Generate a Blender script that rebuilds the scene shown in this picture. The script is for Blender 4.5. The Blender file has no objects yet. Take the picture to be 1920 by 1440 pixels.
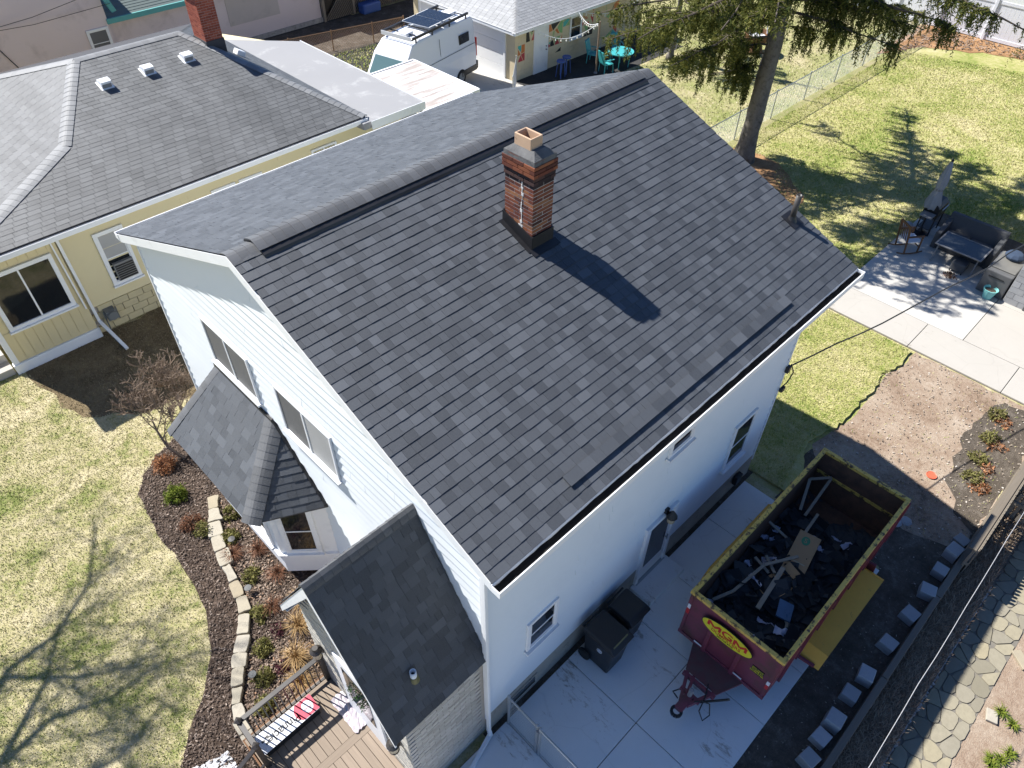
import bpy, math, random
import numpy as np
from mathutils import Vector, Matrix
random.seed(7); rng = np.random.default_rng(7)
sc = bpy.context.scene; COL = sc.collection
# ------------------------------------------------------------------ camera, sky, sun, exposure
cd = bpy.data.cameras.new('camera'); cam = bpy.data.objects.new('camera', cd); COL.objects.link(cam)
CAMP = Vector((-3.318, -3.794, 14.026)); YAW, PIT, ROLL = 0.7826, 0.7824, 0.0140
fw = Vector((math.cos(YAW)*math.cos(PIT), math.sin(YAW)*math.cos(PIT), -math.sin(PIT)))
rt0 = Vector((math.sin(YAW), -math.cos(YAW), 0)); up0 = rt0.cross(fw)
rt = math.cos(ROLL)*rt0 + math.sin(ROLL)*up0; up = -math.sin(ROLL)*rt0 + math.cos(ROLL)*up0
cam.matrix_world = Matrix(((rt.x, up.x, -fw.x, CAMP.x), (rt.y, up.y, -fw.y, CAMP.y), (rt.z, up.z, -fw.z, CAMP.z), (0, 0, 0, 1)))
cd.sensor_width = 36; cd.lens = 36*1369.67/1920; cd.clip_end = 600; cd.clip_start = .1
sc.camera = cam
LD = Vector((0.64, -1.92, -2.3)).normalized()          # direction the sunlight travels
w = bpy.data.worlds.new('World'); sc.world = w; w.use_nodes = True
nt = w.node_tree; bg = nt.nodes['Background']; sky = nt.nodes.new('ShaderNodeTexSky'); sky.sky_type = 'NISHITA'
sky.sun_disc = False; sky.sun_elevation = math.asin(-LD.z); sky.sun_rotation = math.atan2(-LD.x, -LD.y)
sky.air_density = 1.0; sky.dust_density = 0.0; sky.ozone_density = 8.0; sky.altitude = 3500
nt.links.new(sky.outputs[0], bg.inputs[0]); bg.inputs[1].default_value = 0.09
sd = bpy.data.lights.new('sun', 'SUN'); sd.energy = 5.0; sd.angle = math.radians(.53); sd.color = (1, .97, .92)
so = bpy.data.objects.new('sun', sd); COL.objects.link(so); so.location = (-20, 40, 50)
so.rotation_euler = LD.to_track_quat('-Z', 'Y').to_euler()
sc.view_settings.view_transform = 'Standard'; sc.view_settings.look = 'None'
sc.view_settings.exposure = 1.0; sc.view_settings.gamma = 1

# ------------------------------------------------------------------ helpers: scene tree
def thing(name, label, cat, loc=(0, 0, 0), group=None):
    o = bpy.data.objects.new(name, None); COL.objects.link(o); o.location = loc; o.empty_display_size = .2
    o['label'] = label; o['category'] = cat
    if group: o['group'] = group
    return o
def tag(o, label=None, cat=None, group=None, kind=None):
    for k, v in (('label', label), ('category', cat), ('group', group), ('kind', kind)):
        if v: o[k] = v
    return o
def attach(o, parent):
    """parent o, keeping the coordinates it has in the world"""
    if parent is not None:
        o.parent = parent
        if parent.type == 'EMPTY': o.matrix_parent_inverse = Matrix.Translation(-Vector(parent.location))
    return o
def V(*a): return Vector(a)
class MB:
    def __init__(s): s.v = []; s.f = []
    def add(s, vs, fs):
        n = len(s.v); s.v += [tuple(p) for p in vs]; s.f += [tuple(n+i for i in f) for f in fs]; return s
    def box(s, x0, x1, y0, y1, z0, z1):
        x0, x1 = sorted((x0, x1)); y0, y1 = sorted((y0, y1)); z0, z1 = sorted((z0, z1))
        return s.add([(x0,y0,z0),(x1,y0,z0),(x1,y1,z0),(x0,y1,z0),(x0,y0,z1),(x1,y0,z1),(x1,y1,z1),(x0,y1,z1)],
              [(0,3,2,1),(4,5,6,7),(0,1,5,4),(1,2,6,5),(2,3,7,6),(3,0,4,7)])
    def obox(s, c, a, b, n):          # centre and three half vectors
        c, a, b, n = map(Vector, (c, a, b, n)); P = [c+i*a+j*b+k*n for k in (-1,1) for i, j in ((-1,-1),(1,-1),(1,1),(-1,1))]
        F = [(0,3,2,1),(4,5,6,7),(0,1,5,4),(1,2,6,5),(2,3,7,6),(3,0,4,7)]
        if a.cross(b).dot(n) < 0: F = [f[::-1] for f in F]
        return s.add(P, F)
    def bar(s, p, q, w, h, upv=(0,0,1)):
        p, q = Vector(p), Vector(q); d = q-p; L = d.length; d.normalize(); u = Vector(upv)
        a = d.cross(u)
        if a.length < 1e-4: a = d.cross(Vector((1,0,0)))
        a.normalize(); b = a.cross(d)
        return s.obox((p+q)/2, d*L/2, a*w/2, b*h/2)
    def tube(s, p, q, r0, r1=None, n=8, caps=True):
        return s.path([p, q], [r0, r0 if r1 is None else r1], n, caps)
    def path(s, pts, r, n=6, caps=True):
        pts = [Vector(p) for p in pts]; m = len(pts)
        if not hasattr(r, '__len__'): r = [r]*m
        vs = []; a = None
        for i, p in enumerate(pts):
            d = (pts[min(i+1, m-1)]-pts[max(i-1, 0)])
            if d.length < 1e-9: d = Vector((0,0,1))
            d.normalize()
            if a is None: a = d.cross(Vector((.123,.3,1))); a.normalize()
            else:
                a = a-d*a.dot(d)
                if a.length < 1e-6: a = d.cross(Vector((1,.2,.1)))
                a.normalize()
            b = d.cross(a)
            for k in range(n):
                t = 2*math.pi*k/n; vs.append(p+(a*math.cos(t)+b*math.sin(t))*r[i])
        fs = [(i*n+k, i*n+(k+1)%n, (i+1)*n+(k+1)%n, (i+1)*n+k) for i in range(m-1) for k in range(n)]
        if caps: fs += [tuple(range(n))[::-1], tuple((m-1)*n+k for k in range(n))]
        return s.add(vs, fs)
    def prism(s, poly, ext):
        """polygon (list of 3-D points) extruded by a vector"""
        P = [Vector(p) for p in poly]; e = Vector(ext); n = len(P)
        nrm = Vector((0,0,0))
        for i in range(n): nrm += P[i].cross(P[(i+1) % n])
        if nrm.dot(e) < 0: P = P[::-1]
        return s.add(P+[p+e for p in P], [tuple(range(n))[::-1], tuple(range(n, 2*n))]+[(i, (i+1) % n, n+(i+1) % n, n+i) for i in range(n)])
    def lathe(s, prof, c, n=16, axis=(0,0,1)):
        c = Vector(c); az = Vector(axis).normalized(); ax = az.cross(Vector((.1,1,.2))).normalized(); ay = az.cross(ax); vs = []
        for r, z in prof:
            for k in range(n):
                t = 2*math.pi*k/n; vs.append(c+az*z+(ax*math.cos(t)+ay*math.sin(t))*r)
        m = len(prof)
        fs = [(i*n+k, i*n+(k+1)%n, (i+1)*n+(k+1)%n, (i+1)*n+k) for i in range(m-1) for k in range(n)]
        return s.add(vs, fs+[tuple(range(n))[::-1], tuple((m-1)*n+k for k in range(n))])
    def mesh(s, name, mat, smooth=False):
        me = bpy.data.meshes.new(name); me.from_pydata(s.v, [], s.f); me.update()
        if mat: me.materials.append(mat)
        if smooth: me.polygons.foreach_set('use_smooth', [True]*len(me.polygons))
        return me
    def build(s, name, mat, parent=None, smooth=False, bevel=0, kind=None):
        o = bpy.data.objects.new(name, s.mesh(name, mat, smooth)); COL.objects.link(o); attach(o, parent)
        if bevel:
            b = o.modifiers.new('bevel', 'BEVEL'); b.width = bevel; b.segments = 2; b.limit_method = 'ANGLE'; b.angle_limit = .6
        if kind: o['kind'] = kind
        return o
def npmesh(name, verts, faces, mat, parent=None, kind=None, smooth=False):
    """large mesh out of numpy arrays (faces: n x 3 or n x 4)"""
    verts = np.asarray(verts, np.float32); faces = np.asarray(faces, np.int32)
    me = bpy.data.meshes.new(name); nv, (nf, k) = len(verts), faces.shape
    me.vertices.add(nv); me.vertices.foreach_set('co', verts.ravel())
    me.loops.add(nf*k); me.loops.foreach_set('vertex_index', faces.ravel())
    me.polygons.add(nf); me.polygons.foreach_set('loop_start', np.arange(0, nf*k, k, dtype=np.int32))
    me.update(calc_edges=True); me.validate()
    if smooth: me.polygons.foreach_set('use_smooth', [True]*len(me.polygons))
    me.materials.append(mat)
    o = bpy.data.objects.new(name, me); COL.objects.link(o); attach(o, parent)
    if kind: o['kind'] = kind
    return o
# ------------------------------------------------------------------ helpers: materials
class NT:
    def __init__(s, name):
        s.m = bpy.data.materials.new(name); s.m.use_nodes = True; s.t = s.m.node_tree; s.b = s.t.nodes['Principled BSDF']
    def n(s, typ, **kw):
        o = s.t.nodes.new('ShaderNode'+typ)
        for k, v in kw.items(): setattr(o, k, v)
        return o
    def l(s, a, b): s.t.links.new(a, b)
    def pos(s, scale=(1,1,1), obj=False):
        g = s.n('TexCoord').outputs['Object'] if obj else s.n('NewGeometry').outputs['Position']
        if tuple(scale) == (1,1,1): return g
        mp = s.n('Mapping'); mp.inputs['Scale'].default_value = scale; s.l(g, mp.inputs[0]); return mp.outputs[0]
    def noise(s, sc_, det=4, rough=.55, vec=None, dist=0):
        o = s.n('TexNoise'); o.inputs['Scale'].default_value = sc_; o.inputs['Detail'].default_value = det
        o.inputs['Roughness'].default_value = rough; o.inputs['Distortion'].default_value = dist
        s.l(vec if vec is not None else s.pos(), o.inputs['Vector']); return o.outputs['Fac']
    def ramp(s, fac, stops, interp='LINEAR'):
        r = s.n('ValToRGB'); e = r.color_ramp.elements; r.color_ramp.interpolation = interp
        while len(e) < len(stops): e.new(.5)
        for x, (p, c) in zip(e, stops): x.position = p; x.color = (*c, 1) if len(c) == 3 else c
        s.l(fac, r.inputs[0]); return r.outputs[0]
    def mix(s, fac, a, b, mode='MIX'):
        m = s.n('Mix', data_type='RGBA', blend_type=mode)
        for k, x in ((0, fac), (6, a), (7, b)):
            if hasattr(x, 'links'): s.l(x, m.inputs[k])
            else: m.inputs[k].default_value = x if k == 0 else (*x, 1)
        return m.outputs[2]
    def math(s, op, a, b=0):
        m = s.n('Math', operation=op)
        for k, x in ((0, a), (1, b)):
            if hasattr(x, 'links'): s.l(x, m.inputs[k])
            else: m.inputs[k].default_value = x
        return m.outputs[0]
    def bump(s, h, strength=.3, dist=.01):
        b = s.n('Bump'); b.inputs['Strength'].default_value = strength; b.inputs['Distance'].default_value = dist
        s.l(h, b.inputs['Height']); s.l(b.outputs[0], s.b.inputs['Normal'])
    def out(s, col, rough=.7, metal=0, spec=.5):
        if hasattr(col, 'links'): s.l(col, s.b.inputs['Base Color'])
        else: s.b.inputs['Base Color'].default_value = (*col, 1)
        if hasattr(rough, 'links'): s.l(rough, s.b.inputs['Roughness'])
        else: s.b.inputs['Roughness'].default_value = rough
        s.b.inputs['Metallic'].default_value = metal; s.b.inputs['Specular IOR Level'].default_value = spec
        return s.m
def mul(c, k): return tuple(min(1, x*k) for x in c)
def mat(name, c, rough=.7, var=.15, sc_=6, metal=0, bump=0, spec=.5, fine=60, obj=False, dirt=None, dirt_sc=2, dirt_lo=.55, dirt_hi=.75):
    """paint or plain matter: soft blotches, fine grain, optional dirt with a shape of its own"""
    t = NT(name); p = t.pos(obj=obj)
    f = t.noise(sc_, 5, .6, p); col = t.mix(f, mul(c, 1-var), mul(c, 1+var))
    g = t.noise(fine, 3, .6, p); col = t.mix(t.math('MULTIPLY', g, var), col, mul(c, .5))
    if dirt:
        d = t.noise(dirt_sc, 8, .7, p, .3); col = t.mix(t.ramp(d, [(dirt_lo, (0,0,0)), (dirt_hi, (1,1,1))]), col, dirt)
    if bump: t.bump(g, bump, .01)
    rr = t.math('ADD', t.math('MULTIPLY', f, .2), rough-.1)
    return t.out(col, rr, metal, spec)
def rnd(t, single): return t.n('ObjectInfo').outputs['Random'] if single else t.n('NewGeometry').outputs['Random Per Island']
def shingle_mat(name, lo, hi, single, warm=.0, streak=.0):
    t = NT(name); r = rnd(t, single)
    col = t.ramp(r, [(0, lo), (.45, tuple((a+b)/2*.92 for a, b in zip(lo, hi))), (.8, tuple((a+b)/2*1.1 for a, b in zip(lo, hi))), (1, hi)])
    big = t.noise(.35, 4, .6); col = t.mix(t.math('MULTIPLY', big, .25), col, mul(lo, .9))
    if streak:
        s_ = t.noise(1.0, 5, .6, t.pos((1.3, .16, .16))); col = t.mix(t.ramp(s_, [(.46, (0,0,0)), (.72, (streak,)*3)]), col, mul(hi, 1.35))
        s_ = t.noise(1.0, 5, .6, t.pos((.9, .12, .12))); col = t.mix(t.ramp(s_, [(.5, (0,0,0)), (.75, (streak*1.3,)*3)]), col, mul(lo, .6))
    g = t.noise(220, 2, .7); col = t.mix(t.ramp(g, [(.35, (0,0,0)), (.75, (.55,)*3)]), col, mul(hi, 1.5))
    sp = t.noise(7, 9, .85, None, .5); col = t.mix(t.ramp(sp, [(.63, (0,0,0)), (.75, (.4,)*3)]), col, mul(hi, 2.0))
    t.bump(g, .5, .006)
    return t.out(col, .6, 0, .5)
def ground_mat(name, stops, sc1=1.2, fine=40, bump=.6, sc2=9, rough=.95, spec=.2):
    t = NT(name); a = t.noise(sc1, 6, .65, None, .4); b = t.noise(sc2, 6, .7); c = t.noise(fine, 4, .75)
    f = t.math('ADD', t.math('MULTIPLY', a, .45), t.math('ADD', t.math('MULTIPLY', b, .3), t.math('MULTIPLY', c, .25)))
    col = t.ramp(f, stops); t.bump(c, bump, .03)
    return t.out(col, rough, 0, spec)
def concrete_mat(name, c, stain=(.12,.1,.08), joints=0):
    t = NT(name); a = t.noise(.9, 7, .65, None, .5); f = t.noise(90, 3, .7); b = t.noise(4.5, 8, .75, None, .6)
    col = t.mix(a, mul(c, .9), mul(c, 1.08)); col = t.mix(t.math('MULTIPLY', f, .25), col, mul(c, .6))
    col = t.mix(t.ramp(b, [(.60, (0,0,0)), (.80, (.35,)*3)]), col, stain)
    sm_ = t.noise(1, 9, .8, t.pos((9, 3, 3)), .4); ms = t.noise(.8, 3, .5); col = t.mix(t.ramp(t.math('MULTIPLY', sm_, ms), [(.335, (0,0,0)), (.40, (.7,)*3)]), col, stain)
    ck = t.n('TexVoronoi'); ck.feature = 'DISTANCE_TO_EDGE'; ck.inputs['Scale'].default_value = .55; dv = t.n('Mix', data_type='VECTOR'); dv.inputs[0].default_value = .12; t.l(t.pos(), dv.inputs[4]); nz = t.n('TexNoise'); nz.inputs['Scale'].default_value = 3; t.l(t.pos(), nz.inputs['Vector']); t.l(nz.outputs['Color'], dv.inputs[5]); t.l(dv.outputs[1], ck.inputs['Vector'])
    col = t.mix(t.ramp(ck.outputs['Distance'], [(0, (.10,)*3), (.005, (0,0,0))]), col, mul(stain, .5)); t.bump(f, .15, .004)
    return t.out(col, .85, 0, .3)
def rand_mat(name, stops, single=True, rough=.85, sc_=25, amt=.5, bump=.5, dist=.01, spec=.3, dark=.5):
    """one tone for each piece, picked at random from the stops, plus grain"""
    t = NT(name); col = t.ramp(rnd(t, single), stops); n_ = t.noise(sc_, 5, .7)
    col = t.mix(t.math('MULTIPLY', n_, amt), col, mul(stops[len(stops)//2][1], dark)); t.bump(n_, bump, dist)
    return t.out(col, rough, 0, spec)
def wood_mat(name, c, axis='x', single=False, rough=.75, var=.3):
    t = NT(name); s_ = {'x': (1.2, 30, 30), 'y': (30, 1.2, 30), 'z': (30, 30, 1.2)}[axis]
    g = t.noise(1, 5, .65, t.pos(s_), .4); col = t.mix(g, mul(c, 1-var), mul(c, 1+var))
    if single: col = t.mix(t.math('MULTIPLY', t.n('ObjectInfo').outputs['Random'], .45), col, mul(c, .55))
    t.bump(g, .25, .004); return t.out(col, rough, 0, .35)
def leaf_mat(name, c1, c2, single=False, trans=.25):
    t = NT(name); col = t.mix(rnd(t, single), c1, c2); n_ = t.noise(1.3, 3); col = t.mix(t.math('MULTIPLY', n_, .5), col, mul(c1, .6))
    t.b.inputs['Subsurface Weight'].default_value = 0
    m = t.out(col, .8, 0, .2)
    tr = t.n('BsdfTranslucent'); t.l(col, tr.inputs[0]); mx = t.n('MixShader'); mx.inputs[0].default_value = trans
    t.l(t.b.outputs[0], mx.inputs[1]); t.l(tr.outputs[0], mx.inputs[2]); t.l(mx.outputs[0], t.t.nodes['Material Output'].inputs[0])
    return m
M = {}
M['white'] = mat('white_paint', (.78,.79,.80), .45, .03, 3, dirt=(.62,.63,.64), dirt_sc=1.5)
M['siding'] = mat('white_siding', (.76,.795,.82), .42, .02, 1.2, spec=.4)
M['siding_side'] = mat('white_siding_shaded_weathered', (.71,.765,.80), .5, .03, .8, spec=.35, dirt=(.66,.715,.75), dirt_sc=.8, dirt_lo=.5)  # siding copy for the shaded wall: bluish shade put into the colour, plus dirt
M['glass'] = NT('dark_glass').out((.012,.014,.017), .06, 0, .6)
M['pane_grey'] = mat('grey_pane', (.13,.13,.135), .6, .25, 1.2)  # even mid-dark grey over the whole pane
M['blind'] = mat('window_blind', (.38,.38,.38), .5, .2, 1.0)
M['black'] = mat('black_metal', (.012,.012,.014), .45, .2, 8)
M['gutter_in'] = ground_mat('gutter_debris', [(.3, (.006,.006,.006)), (.62, (.02,.018,.016)), (.75, (.12,.10,.085))], 3, 30)
M['found'] = mat('foundation_concrete', (.36,.33,.28), .9, .25, 3, bump=.4, dirt=(.12,.12,.11), dirt_sc=4)
M['decking'] = mat('roof_deck', (.05,.05,.055), .9)
M['ridgecap1'] = shingle_mat('ridge_cap_shingle', (.05,.052,.056), (.10,.103,.109), True)
M['sh1'] = shingle_mat('roof_shingle', (.020,.023,.028), (.080,.087,.098), True)
M['shn'] = shingle_mat('roof_shingle_field', (.020,.023,.028), (.080,.087,.098), False)
M['nsh1'] = shingle_mat('aged_shingle', (.045,.047,.049), (.115,.118,.12), True, streak=.5)
M['nshn'] = shingle_mat('aged_shingle_field', (.045,.047,.049), (.115,.118,.12), False, streak=.5)
M['gsh'] = shingle_mat('garage_shingle', (.20,.203,.205), (.30,.305,.31), False)
M['yellow'] = mat('yellow_siding', (.66,.57,.34), .55, .05, 1.5)
M['yellow_d'] = mat('yellow_panel', (.66,.56,.33), .6, .06, 1.5)
M['block'] = mat('yellow_painted_block', (.56,.48,.29), .8, .12, 5, bump=.4)
M['pink'] = mat('pink_stucco', (.68,.58,.56), .9, .05, 1, bump=.3, dirt=(.50,.42,.40), dirt_sc=.7, dirt_lo=.55)
M['teal'] = mat('teal_trim', (.10,.36,.34), .6, .15)
M['mortar'] = mat('mortar', (.50,.46,.41), .95, .2, 20, bump=.5)
M['brick'] = rand_mat('chimney_brick', [(0,(.045,.02,.017)),(.25,(.11,.034,.024)),(.5,(.17,.05,.03)),(.75,(.25,.085,.04)),(.92,(.34,.16,.075)),(1,(.07,.035,.03))])
M['brick_n'] = rand_mat('red_brick', [(0,(.22,.05,.03)),(.5,(.32,.08,.045)),(1,(.40,.12,.07))])
M['soot'] = rand_mat('sooty_brick', [(0,(.02,.015,.015)),(.5,(.05,.03,.03)),(1,(.10,.05,.04))])
M['crown'] = mat('mortar_crown', (.13,.13,.13), .95, .5, 9, bump=.9, dirt=(.03,.03,.035), dirt_sc=5, dirt_lo=.5)
M['clay'] = mat('clay_flue', (.52,.35,.23), .8, .15, 5, dirt=(.10,.07,.05), dirt_sc=6, dirt_lo=.6)
M['concrete'] = concrete_mat('driveway_concrete', (.77,.76,.74), (.26,.20,.14))
M['patio'] = concrete_mat('patio_concrete', (.49,.47,.43))
M['patio_old'] = concrete_mat('old_concrete', (.42,.395,.355), (.2,.17,.13))
M['lawn'] = ground_mat('lawn', [(.36,(.11,.15,.03)),(.43,(.22,.24,.08)),(.49,(.37,.33,.17)),(.57,(.50,.44,.28))], .8, 30, .8, 5)
M['backlawn'] = ground_mat('back_lawn', [(.35,(.11,.16,.025)),(.42,(.21,.25,.06)),(.49,(.34,.33,.12)),(.60,(.47,.42,.23))], .4, 30, .8, 5)
M['soil'] = ground_mat('dark_soil', [(.35,(.05,.04,.03)),(.52,(.115,.095,.075)),(.66,(.24,.21,.175))], 2, 45, 1)
M['mulch'] = ground_mat('mulch', [(.35,(.03,.02,.015)),(.52,(.085,.06,.045)),(.68,(.20,.15,.12))], 3, 50, 1)
M['dirt'] = ground_mat('bare_dirt', [(.36,(.12,.08,.05)),(.46,(.27,.195,.14)),(.56,(.36,.285,.215)),(.68,(.47,.40,.325))], .8, 38, .8)
M['straw'] = ground_mat('pine_straw', [(.35,(.16,.08,.035)),(.55,(.38,.22,.11)),(.7,(.50,.33,.18))], 1.5, 30, .8)
M['drybed'] = ground_mat('dry_ivy', [(.36,(.10,.07,.05)),(.55,(.25,.185,.125)),(.7,(.42,.32,.22))], 2, 40, .7)
M['asphalt'] = ground_mat('old_asphalt', [(.35,(.03,.03,.03)),(.6,(.06,.058,.055)),(.75,(.12,.11,.1))], 2, 40, .5)
M['pavers'] = rand_mat('flagstone', [(0,(.20,.18,.13)),(.4,(.28,.255,.20)),(.7,(.34,.305,.22)),(1,(.36,.31,.20))], sc_=9, amt=.8)
M['stone'] = rand_mat('limestone_edging', [(0,(.34,.28,.18)),(.5,(.42,.38,.30)),(1,(.46,.42,.35))], sc_=10, amt=.7)
M['cblock'] = rand_mat('concrete_block', [(0,(.30,.30,.30)),(1,(.44,.44,.44))], sc_=16)
M['timber'] = wood_mat('weathered_timber', (.16,.135,.105), 'x')
M['fencewood'] = wood_mat('grey_fence_wood', (.22,.19,.15), 'z')
M['deckwood'] = wood_mat('deck_board', (.26,.205,.155), 'y', True)
M['deckwoodx'] = wood_mat('deck_border_board', (.26,.205,.155), 'x', True)
M['bronze'] = mat('bronze_rail', (.035,.030,.027), .4, .2)
M['galv'] = mat('galvanised_steel', (.40,.42,.43), .4, .15, 10, metal=.6)
M['rustpipe'] = mat('rusty_pipe', (.22,.13,.07), .8, .3, 8)
M['trailer_red'] = mat('maroon_paint', (.20,.045,.07), .45, .2, 2, dirt=(.11,.05,.035), dirt_sc=2.5, dirt_lo=.5, dirt_hi=.7)
M['rust'] = mat('rusty_steel', (.17,.085,.05), .85, .5, 5, dirt=(.06,.035,.025), dirt_sc=4, dirt_lo=.45)
M['trailer_yel'] = mat('chipped_yellow_paint', (.72,.47,.10), .5, .15, 5, dirt=(.10,.055,.03), dirt_sc=8, dirt_lo=.52, dirt_hi=.59)
M['fender_yel'] = mat('yellow_fender_paint', (.74,.42,.05), .45, .15, 3, dirt=(.16,.09,.04), dirt_sc=5, dirt_lo=.62, dirt_hi=.68)
M['tyre'] = mat('tyre_rubber', (.02,.02,.02), .85, .2)
M['bin'] = mat('black_bin_plastic', (.014,.015,.017), .42, .2, 4)
M['cardboard'] = mat('cardboard', (.40,.25,.13), .85, .08, 4)
M['plank'] = wood_mat('scrap_wood', (.30,.25,.19), 'x')
M['wrap'] = mat('plastic_wrap', (.55,.55,.66), .4, .25, 6)
M['scrap'] = rand_mat('shingle_scrap', [(0,(.008,.008,.009)),(.55,(.022,.023,.026)),(.85,(.05,.053,.058)),(1,(.10,.095,.09))], False, sc_=40)
M['needle'] = leaf_mat('spruce_needles', (.04,.064,.015), (.25,.24,.06), trans=.4)
M['bark'] = mat('grey_bark', (.19,.17,.15), .95, .45, 9, bump=1, fine=16, dirt=(.05,.042,.036), dirt_sc=6, dirt_lo=.48)
M['branch'] = mat('dark_branch', (.10,.08,.065), .95, .3, 9)
M['capgrey'] = mat('dull_grey_cap', (.085,.09,.09), .6, .1)
M['twig'] = mat('bare_twig', (.22,.16,.115), .9, .3, 9)
M['teal_pl'] = mat('teal_plastic', (.05,.36,.38), .45, .1)
M['teal_pot'] = mat('aqua_glaze', (.22,.55,.52), .35, .08)
M['blue_pl'] = mat('blue_plastic', (.04,.10,.33), .45, .1)
M['van'] = mat('white_van_paint', (.80,.81,.83), .18, .02, 2, spec=.6)
M['red'] = mat('red_plastic', (.55,.02,.02), .3, .05)
M['wicker'] = mat('grey_wicker', (.075,.078,.082), .8, .3, 40, bump=.6)
M['dwood'] = wood_mat('brown_wood', (.15,.075,.035), 'x')
M['fabric'] = mat('grey_fabric', (.28,.30,.32), .9, .12, 8, bump=.2)
M['gwall'] = mat('cream_block_wall', (.64,.54,.36), .85, .08, 2, bump=.2)
M['flatroof'] = mat('grey_membrane', (.26,.26,.265), .7, .08, .6, dirt=(.38,.38,.38), dirt_sc=1.2)
M['whiteroof'] = None
t = NT('stained_white_sheet'); p_ = t.pos((.35, 3.2, 1)); n_ = t.noise(1, 8, .72, p_, .2); n2 = t.noise(.5, 4, .5)
t.out(t.mix(t.ramp(t.math('MULTIPLY', n_, t.math('ADD', n2, .5)), [(.40,(0,0,0)),(.60,(1,1,1))]), (.70,.69,.68), (.36,.31,.275)), .5); M['whiteroof'] = t.m
M['vinyl'] = mat('white_vinyl', (.74,.75,.79), .4, .03)
M['solar'] = mat('solar_cells', (.012,.018,.032), .35, .2, 3, spec=.3)
M['grey'] = mat('grey_plastic', (.20,.20,.20), .6, .1)
M['shed_grey'] = mat('grey_resin', (.10,.10,.10), .55, .12)
for k, c in dict(p_red=(.45,.05,.06), p_orange=(.52,.16,.04), p_teal=(.05,.38,.37), p_green=(.22,.42,.18), p_black=(.015,.015,.02), yel=(.75,.68,.03), txt_red=(.60,.02,.02), txt_black=(.012,.012,.012), brand_red=(.55,.03,.07), paper=(.66,.67,.70), paleblue=(.45,.60,.72), clearwrap=(.60,.57,.60), p_gold=(.6,.5,.1), refl=(.75,.75,.78), greenlogo=(.05,.22,.10), frisbee=(.55,.12,.06), cable=(.02,.02,.02), whitecable=(.36,.36,.37), tan=(.42,.35,.24), bulb=(.85,.82,.72), olive=(.14,.13,.05), steel=(.25,.25,.26)).items():
    M[k] = mat(k+'_paint', c, .5, .06)
M['clearwrap'] = mat('crumpled_wrapper', (.40,.36,.39), .35, .25, 9, bump=.9, fine=18, dirt=(.55,.12,.14), dirt_sc=6, dirt_lo=.62, dirt_hi=.7)
def text(body, size, origin, ux, uy, m, parent, name='lettering', depth=.001, align='CENTER', squeeze=1.0, bold=.006):
    """flat lettering as mesh: ux = reading direction, uy = up of the letters"""
    cu = bpy.data.curves.new(name, 'FONT'); cu.body = body; cu.size = size; cu.align_x = align; cu.align_y = 'CENTER'; cu.extrude = depth
    cu.offset = bold*size; cu.resolution_u = 3
    o = bpy.data.objects.new('tmp', cu); COL.objects.link(o)
    me = bpy.data.meshes.new_from_object(o.evaluated_get(bpy.context.evaluated_depsgraph_get()))
    bpy.data.objects.remove(o); bpy.data.curves.remove(cu)
    ux, uy = Vector(ux).normalized(), Vector(uy).normalized(); uz = ux.cross(uy); og = Vector(origin)
    for v in me.vertices: c = v.co.copy(); v.co = og+ux*c.x*squeeze+uy*c.y+uz*c.z
    me.materials.clear(); me.materials.append(m); me.name = name
    r = bpy.data.objects.new(name, me); COL.objects.link(r); attach(r, parent); return r
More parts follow.
